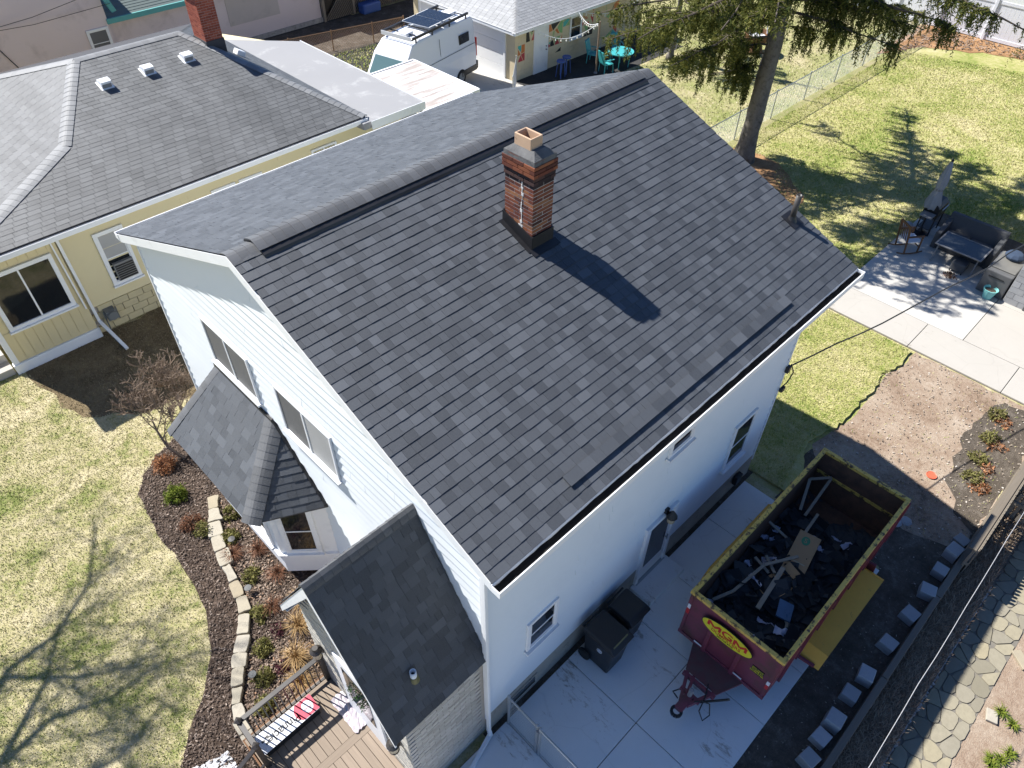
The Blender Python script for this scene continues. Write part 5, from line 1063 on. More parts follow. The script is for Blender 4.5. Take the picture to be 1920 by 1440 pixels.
for x, y, s_, lab in scr:
    q = MB(); g_ = 5; a = random.random()*3
    for u_ in range(g_+1):
        for v_ in range(g_+1): lx, ly = (u_/g_-.5)*2*s_, (v_/g_-.5)*s_*(.35 if 'strip' in lab else 1.0)+random.gauss(0,s_*.12); q.v.append((x+lx*math.cos(a)-ly*math.sin(a), y+lx*math.sin(a)+ly*math.cos(a), pile(x,y)+.13+random.gauss(0,s_*.16)))
    for u_ in range(g_):
        for v_ in range(g_): k = u_*(g_+1)+v_; q.f.append((k, k+g_+1, k+g_+2, k+1))
    o = q.build('plastic_wrapper', M['wrap'] if 'red' not in lab else M['clearwrap']); o.modifiers.new('s', 'SOLIDIFY').thickness = .004; tag(o, lab, 'wrapper', 'plastic wrappers in the trailer')
q = MB(); bc1 = V(5.22,-2.68,1.27); q.obox(bc1, (.17,.06,.02), (-.05,.13,.03), (0,0,.02)); tag(q.build('blue_sheet', mat('blue_plastic_sheet', (.09,.16,.27), .3, .3)), 'bright blue plastic sheet between broken boards in the trailer', 'plastic sheet')
# ------------------------------------------------------------------ wheelie bins
def bin_(x0, x1, y0, y1, h, lab):
    b = thing('wheelie_bin', lab, 'bin', ((x0+x1)/2,(y0+y1)/2,.05), 'black wheelie bins by the house wall'); z0 = .06; e = .07
    q = MB(); lo = [(x0+e,y0+.13,z0+.02),(x1-e,y0+.13,z0+.02),(x1-e,y1-.06,z0+.02),(x0+e,y1-.06,z0+.02)]; hi = [(x0+.03,y0+.06,h-.06),(x1-.03,y0+.06,h-.06),(x1-.03,y1-.03,h-.06),(x0+.03,y1-.03,h-.06)]
    q.add(lo+hi, [(3,2,1,0),(0,1,5,4),(1,2,6,5),(2,3,7,6),(3,0,4,7),(4,5,6,7)]); q.build('body', M['bin'], b, bevel=.03)
    q = MB(); q.box(x0+.005,x1-.005,y0+.03,y1-.01,h-.10,h-.05); q.build('collar', M['bin'], b, bevel=.012)
    q = MB(); lo = [(x0,y0,h-.05),(x1,y0,h-.05),(x1,y1,h-.05),(x0,y1,h-.05)]; hi = [(x0+.035,y0+.12,h+.035),(x1-.035,y0+.12,h+.035),(x1-.035,y1-.03,h+.035),(x0+.035,y1-.03,h+.035)]
    q.add(lo+hi, [(3,2,1,0),(0,1,5,4),(1,2,6,5),(2,3,7,6),(3,0,4,7),(4,5,6,7)]); lid = q.build('lid', M['bin'], b, bevel=.025)
    MB().tube((x0+.06,y1+.04,h-.03),(x1-.06,y1+.04,h-.03),.02).build('handle', M['bin'], b)
    for x in (x0+.0, x1-.07): MB().lathe([(0,0),(.13,0),(.14,.02),(.14,.05),(.13,.07),(0,.07)], (x,y1-.1,.19), 16, (1,0,0)).build('wheel', M['tyre'], b)
    return b, lid
b1, lid1 = bin_(2.27,2.88,-.98,-.2,1.12,'large black wheelie bin with round emblem nearest the small window')
q = MB(); cc = V(2.305,-.62,.78)
for i in range(18): a0, a1 = 6.283*i/18, 6.283*(i+1)/18; q.bar(cc+V(0,.055*math.cos(a0),.055*math.sin(a0)), cc+V(0,.055*math.cos(a1),.055*math.sin(a1)), .01, .012, (1,0,0))
q.bar(cc+V(0,-.03,.02), cc+V(0,.03,.02), .01, .015, (1,0,0)); q.bar(cc+V(0,-.03,-.015), cc+V(0,.03,-.015), .01, .015, (1,0,0)); q.build('emblem', M['refl'], b1)
MB().obox((2.575,-.905,1.11), (.2,0,0), (0,.05,.048), V(0,-.048,.05)*.06).build('lid_label', M['olive'], lid1)
bin_(2.98,3.58,-.84,-.2,1.06,'smaller black wheelie bin standing next to the concrete door step')
# ------------------------------------------------------------------ concrete blocks, timber wall, fence
random.seed(31); ords = ['white sunlit concrete block nearest the picket fence','second','third','fourth','fifth','sixth','seventh','eighth','ninth','tenth','eleventh']
for i, (x, y) in enumerate(((10.31,-4.46),(9.88,-4.45),(9.21,-4.44),(8.53,-4.46),(7.75,-4.43),(6.82,-4.39),(5.89,-4.39),(5.34,-4.35),(4.66,-4.37),(4.22,-4.35),(3.71,-4.38))):
    a = random.uniform(-.25,.25); u_ = V(math.cos(a),math.sin(a),0); v_ = V(-math.sin(a),math.cos(a),0); z = .29+random.uniform(-.07,.04); w2 = .145 if i != 1 else .16
    o = thing('concrete_block', ords[i] if i == 0 else 'grey concrete block, %s from the picket fence in the row by the timber wall' % ords[i], 'block', (x,y,.01), 'concrete blocks along the timber wall')
    tl = V(random.gauss(0,.035),random.gauss(0,.035),1).normalized(); bb = MB().obox((x,y,z/2-.02), u_*w2*random.uniform(.94,1.05), v_*.145*random.uniform(.94,1.05), tl*(z/2)).build('block', M['cblock'], o, bevel=.014)
    for k in range(2): MB().obox(V(x,y,.1+k*.1)-u_*(w2+.0015), u_*.0012, v_*.12, V(0,0,.003)).build('groove', M['found'], o)
tw = thing('timber_wall', 'low weathered timber retaining wall along the soil strip', 'wall', (3,-4.66,LOW))
for i, (a, b) in enumerate(((-14,-9),(-9,-6),(-6,-3),(-3,1.2),(1.2,3.6),(3.6,6.05),(6.05,8.5),(8.5,10.9),(10.9,13.3),(13.3,16))):
    for k in range(-4,2): MB().box(a+.008, b-.008, -4.73+random.uniform(-.006,.006), -4.60+random.uniform(-.006,.006), k*.13-.02, k*.13+.108).build('timber', M['timber'], tw, bevel=.01)
pf = thing('picket_fence', 'grey wooden picket fence at the right edge casting slat shadows', 'fence', (9.6,-4.66,0))
for i in range(44):
    x = 9.66+i*.105
    q = MB(); h = .98+random.uniform(-.015,.015); q.prism([(x-.035,-4.80,LOW+.08),(x+.035,-4.80,LOW+.08),(x+.035,-4.80,h-.05),(x,-4.80,h),(x-.035,-4.80,h-.05)], (0,.02,0)); q.build('picket', M['fencewood'], pf)
for z in (.3,.78): MB().box(9.6,14.4,-4.778,-4.738,z,z+.09).build('rail', M['fencewood'], pf)
MB().box(9.55,14.5,-4.74,-4.60,.86,.90).build('top_board', M['timber'], pf)
for x in (9.64,11.6,13.5): MB().box(x-.045,x+.045,-4.738,-4.69,LOW,.86).build('post', M['fencewood'], pf)
pf2 = thing('picket_fence', 'short grey picket return with lattice panel in the neighbouring yard', 'fence', (11.9,-4.9,0))
for i in range(9):
    y = -4.9-i*.115; MB().box(11.92,11.94,y-.035,y+.035,LOW+.05,.75).build('picket', M['fencewood'], pf2)
MB().box(11.86,11.92,-6.0,-4.85,LOW+.2,LOW+.28).build('rail', M['fencewood'], pf2); MB().box(11.86,11.92,-6.0,-4.85,.45,.53).build('rail', M['fencewood'], pf2)
# upright slate edging of the dry bed
se = thing('slate_edging', 'row of upright slate chips edging the flagstone path', 'edging', (3,-5.34,0)); random.seed(4); x = 4.2
me_sl = [MB().box(-.018,.018,-.035,.035,0,.07+.02*i).mesh('slate', M['cblock']) for i in range(3)]; cnt = 0
while x < 10.2 and cnt < 160:
    o = bpy.data.objects.new('slate', random.choice(me_sl)); COL.objects.link(o); o.parent = se; o.matrix_parent_inverse = Matrix.Translation((-3,5.34,0)); o.location = (x, -5.40+random.gauss(0,.008), LOW+.01); o.rotation_euler = (random.gauss(0,.12), random.gauss(0,.15), random.gauss(0,.2)); x += random.uniform(.036,.06) if random.random() > .04 else .25; cnt += 1
for (x, y, a, lab) in ((7.25,-6.5,.3,'square white paver lying on the dirt by the flagstone path'),(8.85,-6.5,.9,'long white paver at the right edge of the path')):
    u_ = V(math.cos(a),math.sin(a),0); v_ = V(-math.sin(a),math.cos(a),0); tag(MB().obox((x,y,LOW+.045), u_*(.13 if 'square' in lab else .2), v_*.1, V(0,0,.03)).build('paver', M['stone'], bevel=.01), lab, 'paver')
tag(MB().lathe([(0,0),(.12,0),(.125,.012),(.118,.03),(.1,.02),(0,.018)], (11.79,-3.2,.02), 20).build('orange_disc', M['frisbee'], smooth=False), 'round orange plastic disc lying on the bare dirt', 'disc')
for (x, y, lab) in ((10.05,-3.35,'grey rock at the trailer shadow edge'),(9.85,-3.2,'smaller grey rock beside the trailer corner')):
    q = MB(); q.lathe([(0,-.02),(.13,0),(.15,.03),(.09,.07),(0,.08)], (x,y,0), 7); tag(q.build('rock', M['cblock'], bevel=.02), lab, 'rock')
# cables
def cable(name, lab, a, b, sag, r, m, n=24):
    a, b = Vector(a), Vector(b); return tag(MB().path([a.lerp(b,i/n)-V(0,0,4*sag*(i/n)*(1-i/n))+V(random.gauss(0,r),random.gauss(0,r),random.gauss(0,r)) for i in range(n+1)], r, 5).build(name, m), lab, 'cable')
cable('service_cable', 'dark service cable running from the house corner over the patio', (L_+.05,-.03,3.55), (26.5,-4.2,5.6), .75, .017, M['cable'])
q = MB(); q.path([(L_+.1,-.05,3.6),(L_+.25,-.1,3.3),(L_+.15,-.08,3.05),(L_+.02,-.02,2.9)], .014); q.box(L_-.06,L_+.04,-.09,-.012,3.45,3.62); q.box(L_-.02,L_+.12,-.1,-.03,2.86,2.96); q.build('cable_clamp', M['cable'], house)
cable('white_cable', 'white cable stretched over the dry bed at the right', (1.0,-5.0,2.3), (17.0,-4.92,2.3), .12, .006, M['whitecable'])
# ------------------------------------------------------------------ deck
random.seed(13)
DZ = .60
deck = thing('front_deck', 'brown composite front deck with bronze railing by the entry', 'deck', (-2.5,1.5,0))
DX0, DX1 = -3.26, EX-.02
x = DX0
while x < DX1-.02:
    b = min(x+.142, DX1)
    MB().box(x+.003, b-.003, 1.455, 2.55, DZ-.03, DZ).build('deck_board', M['deckwood'], deck)
    MB().box(x+.003, b-.003, .02, 1.305, DZ-.03, DZ).build('deck_board', M['deckwood'], deck)
    x += .145
MB().box(DX0, DX1, 1.31, 1.45, DZ-.03, DZ+.001).build('border_board', M['deckwoodx'], deck)
MB().box(DX0-.02, DX1, 2.555, 2.69, DZ-.03, DZ+.001).build('border_board', M['deckwoodx'], deck)
q = MB(); q.box(DX0-.03, DX1, 2.69, 2.72, .05, DZ); q.box(DX0-.05, DX0-.02, 0, 2.72, .05, DZ); q.box(DX0, DX1, .03, 2.68, DZ-.09, DZ-.035); q.box(DX0-.02, DX1, 0, .02, .05, DZ); q.build('skirt', M['dwood'], deck)
for (x, y) in ((-3.2,2.60),(EX-.06,2.60),(-3.2,2.05)): MB().box(x-.045,x+.045,y-.045,y+.045,DZ-.3,1.52).build('post', M['bronze'], deck); MB().lathe([(.075,0),(.075,.015),(0,.05)], (x,y,1.52), 4).build('post_cap', M['bronze'], deck)
rl = MB(); rl.box(-3.2,EX-.06,2.56,2.64,1.46,1.50); rl.build('top_rail', M['bronze'], deck); MB().box(-3.2,EX-.06,2.58,2.62,.68,.71).build('bottom_rail', M['bronze'], deck)
MB().box(-3.24,-3.16,2.05,2.60,1.46,1.50).build('top_rail', M['bronze'], deck); MB().box(-3.22,-3.18,2.05,2.60,.68,.71).build('bottom_rail', M['bronze'], deck)
for i in range(15): xx = -3.09+i*.1025; MB().box(xx-.01,xx+.01,2.59,2.61,.70,1.47).build('baluster', M['bronze'], deck)
for i in range(4): yy = 2.16+i*.1; MB().box(-3.21,-3.19,yy-.01,yy+.01,.70,1.47).build('baluster', M['bronze'], deck)
q = MB(); q.bar((-3.2,2.05,1.47),(-4.1,2.05,.95),.07,.04); q.bar((-3.2,2.05,.75),(-4.1,2.05,.25),.04,.03); q.box(-4.14,-4.06,2.01,2.09,0,1.0); q.build('stair_rail', M['bronze'], deck)
for i in range(6): xx = -3.33-i*.13; zz = 1.47-(-3.2-xx)*.575; MB().box(xx-.01,xx+.01,2.04,2.06,zz-.72,zz).build('baluster', M['bronze'], deck)
for i in range(3): MB().box(-3.28-.3*(i+1),-3.28-.3*i,.1,1.98,0,DZ-.15*(i+1)).build('stair_tread', M['deckwoodx'], deck)
# shingle bundles wrapped in printed plastic
pk_ = thing('shingle_bundle', 'white wrapped roofing shingle bundle with red emblem on the deck', 'shingle bundle', (-2.6,2.3,DZ))
a0, a1, b0, b1, zt = -3.14, -2.06, 2.16, 2.50, DZ+.21
MB().box(a0+.03, a1, b0, b1, DZ+.002, zt-.012).build('shingle_stack', M['scrap'] if False else M['black'], pk_, bevel=.01)
MB().prism([(a0-.02,b0-.02,zt-.012),(a1+.02,b0+.0,zt-.012),(a1+.02,b1+.0,zt-.012),(a0+.0,b1+.02,zt-.012)], (0,0,.012)).build('wrapper', M['paper'], pk_, bevel=.004)
MB().box(a0+.0, a1-.36, b1-.14, b1-.0, zt+.0005, zt+.0015).build('printed_band', M['paleblue'], pk_) if False else None
rd = MB(); rd.prism([(a1+.018,b0+.005,zt+.001),(a1+.018,b1-.003,zt+.001),(a1-.30,b1-.003,zt+.001)]+[(a1-.30-.08*math.sin(t_), b1-.003-(b1-b0)*t_/math.pi, zt+.001) for t_ in np.linspace(.3, math.pi*.95, 8)]+[(a1-.26,b0+.005,zt+.001)], (0,0,.001)); rd.build('printed_panel', M['brand_red'], pk_)
MB().prism([(a1-.13+.10*math.cos(t_), (b0+b1)/2+.115*math.sin(t_), zt+.0025) for t_ in np.linspace(0, 6.283, 24, False)], (0,0,.001)).build('printed_emblem', M['paper'], pk_)
q = MB()
for i in range(12): t_ = 6.283*i/12; q.bar((a1-.13+.04*math.cos(t_),(b0+b1)/2+.05*math.sin(t_),zt+.0042),(a1-.13+.075*math.cos(t_+.4),(b0+b1)/2+.085*math.sin(t_+.4),zt+.0042),.008,.001)
q.build('printed_figure', M['txt_black'], pk_)
text('ATLAS', .05, (a1-.13,(b0+b1)/2-.02,zt+.005), (-1,0,0), (0,-1,0), M['brand_red'], pk_)
text('Pinnacle', .22, ((a0+a1)/2-.08,(b0+b1)/2-.03,zt+.001), (-1,0,0), (0,-1,0), M['txt_black'], pk_, squeeze=.85, bold=.016)
text('PRISTINE', .085, ((a0+a1)/2-.06,(b0+b1)/2+.10,zt+.001), (-1,0,0), (0,-1,0), M['paleblue'], pk_)
text('SHINGLES', .03, (a0+.22,(b0+b1)/2+.09,zt+.001), (-1,0,0), (0,-1,0), M['txt_black'], pk_)
for dx, dy in ((.12,-.05),(.16,.05),(.08,.02)): MB().box(a0+dx-.03,a0+dx+.03,(b0+b1)/2+dy-.02,(b0+b1)/2+dy+.02,zt+.0005,zt+.0015).build('printed_mark', M['txt_black'], pk_)
q = MB(); g_ = 12
for i in range(g_+1):
    for j in range(g_+1): q.v.append((-1.83+.46*i/g_+random.gauss(0,.006), 1.42+.80*j/g_+random.gauss(0,.01), DZ+.02+abs(random.gauss(0,.016))))
for i in range(g_):
    for j in range(g_): k = i*(g_+1)+j; q.f.append((k, k+g_+1, k+g_+2, k+1))
o = q.build('crumpled_wrapper', M['clearwrap']); o.modifiers.new('s','SOLIDIFY').thickness = .003; tag(o, 'crumpled clear plastic wrapper with red print on the deck', 'wrapper')
# ------------------------------------------------------------------ garden bed
random.seed(17)
se2 = thing('stone_edging', 'curved row of pale limestone slabs edging the front garden bed', 'edging', (-2,6,0))
line = [(-1.12,8.35),(-1.28,8.0),(-1.45,7.66),(-1.62,7.28),(-1.72,6.86),(-1.80,6.44),(-1.88,5.98),(-1.97,5.57),(-2.10,5.2),(-2.36,4.83),(-2.6,4.52),(-2.78,4.27),(-2.96,3.95),(-3.14,3.66),(-3.27,3.36),(-3.3,3.05),(-3.32,2.78)]
for i, ((x0, y0), (x1, y1)) in enumerate(zip(line[:-1], line[1:])):
    A, B2 = V(x0,y0,0), V(x1,y1,0); d = (B2-A).normalized(); s_ = V(-d.y,d.x,0); s_ = s_ if s_.x > 0 else -s_; g_ = .012; wd = random.uniform(.19,.30)
    p = [A+d*g_+s_*random.uniform(-.03,.02), B2-d*g_+s_*random.uniform(-.03,.02), B2-d*g_+s_*(wd+random.uniform(-.05,.05)), A+d*g_+s_*(wd+random.uniform(-.05,.05))]; pts = []
    for k in range(4):
        a, b = p[k], p[(k+1) % 4]; pts += [a.lerp(b,.08), a.lerp(b,.5)+V(random.gauss(0,.012),random.gauss(0,.012),0), a.lerp(b,.92)]
    MB().prism([(q_.x,q_.y,-.02) for q_ in pts], (0,0,.15+random.uniform(-.02,.02))).build('stone', M['stone'], se2, bevel=.012)
def tuft(name, lab, cat, c, h, r, n, m, droop=.5, wd=.012, group=None, parts=1):
    """clump of narrow blades or twigs rising from one point"""
    q = MB(); c = Vector(c)
    for i in range(n):
        a = random.random()*6.283; l = h*random.uniform(.6,1.15); rr_ = r*random.random()**.6; d = V(math.cos(a),math.sin(a),0); s_ = V(-d.y,d.x,0)*wd*.5
        b0_ = c+d*random.random()*r*.25; p1 = b0_+d*rr_*.5+V(0,0,l*.7); p2 = b0_+d*rr_*(1+droop*.3)+V(0,0,l*(1-droop*.5)); q.add([b0_-s_, b0_+s_, p1+s_*.8, p1-s_*.8, p2], [(0,1,2,3),(3,2,4)])
    return tag(q.build(name, m), lab, cat, group)
def bush(name, lab, cat, c, r, h, n, m, twig=None, leaf=.05, group=None):
    """rounded shrub: stems plus many small leaves through its volume"""
    c = Vector(c); o = thing(name, lab, cat, c, group); q = MB()
    for i in range(9):
        a = random.random()*6.283; e = V(math.cos(a)*r*.7,math.sin(a)*r*.7,h*random.uniform(.5,.9)); q.path([c, c+e*.5+V(0,0,.05), c+e], [.012,.008,.003], 5)
    q.build('stems', twig or M['twig'], o)
    v = np.zeros((n*3,3)); cl = rng.normal(0,1,(26,3)); cl /= np.linalg.norm(cl,axis=1)[:,None]; cl[:,2] = np.abs(cl[:,2])
    k = rng.integers(0,26,n); p = cl[k]*rng.uniform(.55,1,n)[:,None]+rng.normal(0,.16,(n,3)); p = p*np.array([r,r,h])+np.array(c); p[:,2] = np.maximum(p[:,2], c.z+.02)
    a = rng.normal(0,1,(n,3)); a /= np.linalg.norm(a,axis=1)[:,None]; b = np.cross(a, rng.normal(0,1,(n,3))); b /= np.linalg.norm(b,axis=1)[:,None]; s_ = leaf*rng.uniform(.5,1.3,n)[:,None]
    v = np.stack([p-b*s_*.3, p+b*s_*.3, p+a*s_], 1).reshape(-1,3); npmesh('foliage', v, np.arange(3*n).reshape(-1,3), m, o); return o
L_or = leaf_mat('rust_leaves', (.30,.12,.05), (.56,.30,.16)); L_gr = leaf_mat('evergreen_leaves', (.08,.13,.015), (.27,.30,.045)); L_br = leaf_mat('brown_leaves', (.13,.06,.035), (.34,.17,.10)); L_mo = leaf_mat('moss_green', (.14,.14,.04), (.32,.29,.11)); L_ta = leaf_mat('tan_blades', (.36,.22,.09), (.58,.42,.22)); L_pu = leaf_mat('purple_leaves', (.06,.015,.025), (.16,.06,.07))
bush('spirea_shrub', 'round rust orange leafless shrub at the top of the front bed', 'shrub', (-1.38,9.95,.01), .26, .36, 1500, L_or)
bush('evergreen_shrub', 'bright green round dwarf evergreen in the front bed', 'shrub', (-1.62,8.9,.01), .24, .34, 2200, L_gr)
bush('barberry_shrub', 'brown twiggy shrub beside the edging stones', 'shrub', (-1.72,7.95,.01), .25, .32, 900, L_br)
bush('evergreen_shrub', 'brownish green low shrub below the brown twiggy one', 'shrub', (-1.62,7.6,.01), .2, .26, 900, L_mo)
for i, (x, y, lab) in enumerate(((-.95,7.6,'olive creeping plant tucked inside the uppermost edging stone'),(-1.28,7.05,'olive creeping plant beside the black path light under the bay'),(-1.45,5.85,'olive creeping plant right of the middle edging stones'),(-1.78,4.95,'olive creeping plant where the edging starts to curve'),(-2.12,4.25,'green creeping plant between the edging and the tan grasses'),(-2.42,3.72,'green creeping plant next to the grey path light'),(-2.70,3.25,'broad green creeping plant against the deck railing'))):
    bush('creeping_juniper', lab, 'plant', (x,y,.02), .2, .15, 900, L_mo, leaf=.06, group='creeping plants inside the stone edging')
for i, (x, y, h, lab) in enumerate(((-1.0,4.55,.3,'tan grass clump just below the entry roof corner'),(-1.35,4.15,.28,'tan grass clump left of the entry, second from the roof corner'),(-1.75,3.6,.34,'large tan grass clump beyond the middle of the deck railing'),(-1.95,3.15,.3,'tan grass clump right behind the deck railing'),(-1.3,3.3,.26,'tan grass clump beside the entry wall lantern'))):
    tuft('ornamental_grass', lab, 'grass clump', (x,y,.02), h, .3, 170, L_ta, .8, .012, 'tan grasses in the front bed')
for i, (x, y, lab) in enumerate(((-1.45,6.6,'rust coloured dry plant below the bay window'),(-1.0,6.3,'brown dry stems against the bay window base'),(-1.0,5.5,'brown dry stems between bay window and entry'),(-1.5,4.9,'pinkish dry stems in the middle of the front bed'))):
    tuft('dry_perennial', lab, 'dry plant', (x,y,.02), .2, .26, 130, L_br, .9, .01, 'dry perennials in the front bed')
for i, (x, y, lab) in enumerate(((-1.7,4.4,'small purple leaved plant beside the tan grasses'),(-2.05,3.65,'small dark purple plant near the deck railing'))): bush('purple_plant', lab, 'plant', (x,y,.02), .16, .12, 250, L_pu, group='purple plants in the front bed')
for (x, y, lab) in ((-1.30,6.86,'round black path light near the bay window'),(-1.66,5.55,'round grey path light on the middle edging stone'),(-2.55,3.86,'round grey path light near the deck')):
    o = thing('path_light', lab, 'light', (x,y,0), 'path lights in the front bed'); MB().tube((x,y,0),(x,y,.2),.012).build('stake', M['steel'], o); MB().lathe([(0,.19),(.05,.19),(.08,.2),(.075,.21),(0,.213)], (x,y,0), 14).build('cap', M['capgrey'] if 'grey' in lab else M['black'], o)
for i, (x, y, lab) in enumerate(((15.0,-3.55,'green and rust sprouting plant nearest the patio corner'),(14.0,-3.75,'second sprouting plant from the patio along the side bed'),(13.1,-3.8,'third sprouting plant from the patio along the side bed'),(12.4,-3.95,'sprouting plant nearest the orange lid'))):
    bush('sprouting_perennial', lab, 'plant', (x,y,.02), .24, .16, 500, L_mo, leaf=.07, group='sprouting plants by the picket fence'); 
    bush('dry_leaf_clump', 'rust coloured dry leaves beside the ' + ('plant nearest the patio corner' if i == 0 else 'plant nearest the orange lid' if i == 3 else 'second sprouting plant' if i == 1 else 'third sprouting plant'), 'dry plant', (x-.15,y-.22,.02), .24, .09, 170, L_or, leaf=.075, group='rust dry leaves by the picket fence')
for i in range(7):
    x, y = random.uniform(5.6,7.5), random.uniform(-7.1,-6.5)
    tuft('weed', ['tall bright green weed','low pale green weed','spreading green weed','small light green sprout','leafy green weed','thin yellowish weed','short dark green weed'][i]+' on the dirt right of the flagstones', 'weed', (x,y,LOW+.01), .12, .16, 50, L_gr, .8, .025, 'weeds by the flagstone path')
# ------------------------------------------------------------------ woody plants
def bare(name, lab, cat, base, h, spread, seed, r0, levels=4, lean=(0,0), m=None, kids=(3,5)):
    random.seed(seed); q = MB(); trunk = MB()
    def grow(p, d, L, r, lv, mb):
        pts = [p]; rs = [r]; n = 5
        for i in range(n):
            d = (d+V(random.gauss(0,.14),random.gauss(0,.14),random.gauss(0,.08)+.03)).normalized(); p = p+d*L/n; pts.append(p); rs.append(r*(1-.55*(i+1)/n))
        mb.path(pts, [max(x_, .007) for x_ in rs], 6 if lv > 1 else 4)
        if lv == 0: return
        for i in range(random.randint(*kids)):
            k = random.randint(2, n); a = random.random()*6.283; s_ = V(math.cos(a),math.sin(a),random.uniform(.1,.8)).normalized(); grow(pts[k], (d*.55+s_*spread).normalized(), L*random.uniform(.5,.75), rs[k]*.6, lv-1, q)
    o = thing(name, lab, cat, base); grow(Vector(base), V(lean[0],lean[1],1).normalized(), h*.4, r0, levels, trunk)
    trunk.build('trunk', m or M['twig'], o); q.build('branches', m or M['twig'], o); return o
bare('bare_shrub', 'leafless branching shrub leaning out of the front bed', 'shrub', (-.9,9.9,0), 3.0, .8, 3, .045, 4, (-.62,.45), None, (4,6))
bare('bare_shrub', 'leafless twiggy shrub against the white front wall', 'shrub', (-.25,11.0,0), 2.8, .9, 8, .035, 4, (-.15,.1), None, (5,6))
def lawn_tree():
    random.seed(44); o = thing('bare_tree', 'tall leafless tree casting branch shadows on the front lawn', 'tree', (-9.0,11.2,0)); tk = MB(); br = MB(); B0 = V(-9.0,11.2,0)
    tk.path([B0, B0+V(.05,0,2), B0+V(.2,0,4), B0+V(.35,-.05,6), B0+V(.3,.2,9), B0+V(.4,.3,12), B0+V(.3,.5,15)], [.32,.27,.23,.2,.15,.1,.04], 12); tk.build('trunk', M['bark'], o)
    def twigs(p, d, L, r, lv):
        pts = [p]
        for i in range(4): d = (d+V(random.gauss(0,.16),random.gauss(0,.16),random.gauss(0,.12)+.04)).normalized(); pts.append(pts[-1]+d*L/4)
        br.path(pts, [r*(1-.6*i/4) for i in range(5)], 5)
        if lv:
            for i in range(4): a = random.random()*6.283; twigs(pts[random.randint(1,4)], (d*.8+V(math.cos(a),math.sin(a),random.uniform(-.2,.6))*.8).normalized(), L*.6, r*.6, lv-1)
    K = (.2609,-.8348)
    for limb in ([(-6.9,6.6,6),(-6.0,7.34,7.5),(-5.06,7.43,8.3),(-4.14,8.13,9),(-3.47,9.43,9.6)], [(-6.9,6.7,6.2),(-6.07,7.21,7),(-5.04,6.2,8),(-4.14,5.67,9)], [(-7.2,5.9,6),(-6.59,5.63,6.8),(-5.78,5.82,7.5),(-4.83,5.43,8.3),(-3.82,5.42,9)], [(-6.4,4.6,8.2),(-5.2,4.3,9.4),(-4.2,4.6,10.6)], [(-6.3,6.0,8),(-5.6,6.6,9.2),(-5.0,7.6,10.4)]):
        P = [V(x-K[0]*z, y-K[1]*z, z) for x, y, z in limb]; P = [V(-8.75,11.2,P[0].z-1.1)]+P
        br.path(P, [.075-.05*i/len(P) for i in range(len(P))], 7)
        for i in range(2, len(P)):
            for k in range(5): a = random.random()*6.283; d = (P[i]-P[i-1]).normalized(); twigs(P[i-1].lerp(P[i], random.random()), (d*.7+V(math.cos(a),math.sin(a),random.uniform(-.3,.6))*.7).normalized(), random.uniform(1.0,2.3), .02, 2)
    for k in range(9): a = random.random()*6.283; twigs(B0+V(.3,.2,8+k*.8), V(math.cos(a)*.8,math.sin(a)*.8,.7).normalized(), 2.2, .06, 2)
    br.build('branches', M['bark'], o)
lawn_tree()
bare('bare_sapling', 'thin bare twigs of a sapling before the vinyl fence', 'tree', (41.2,4.2,0), 2.6, .9, 15, .03, 4, (0,.3))
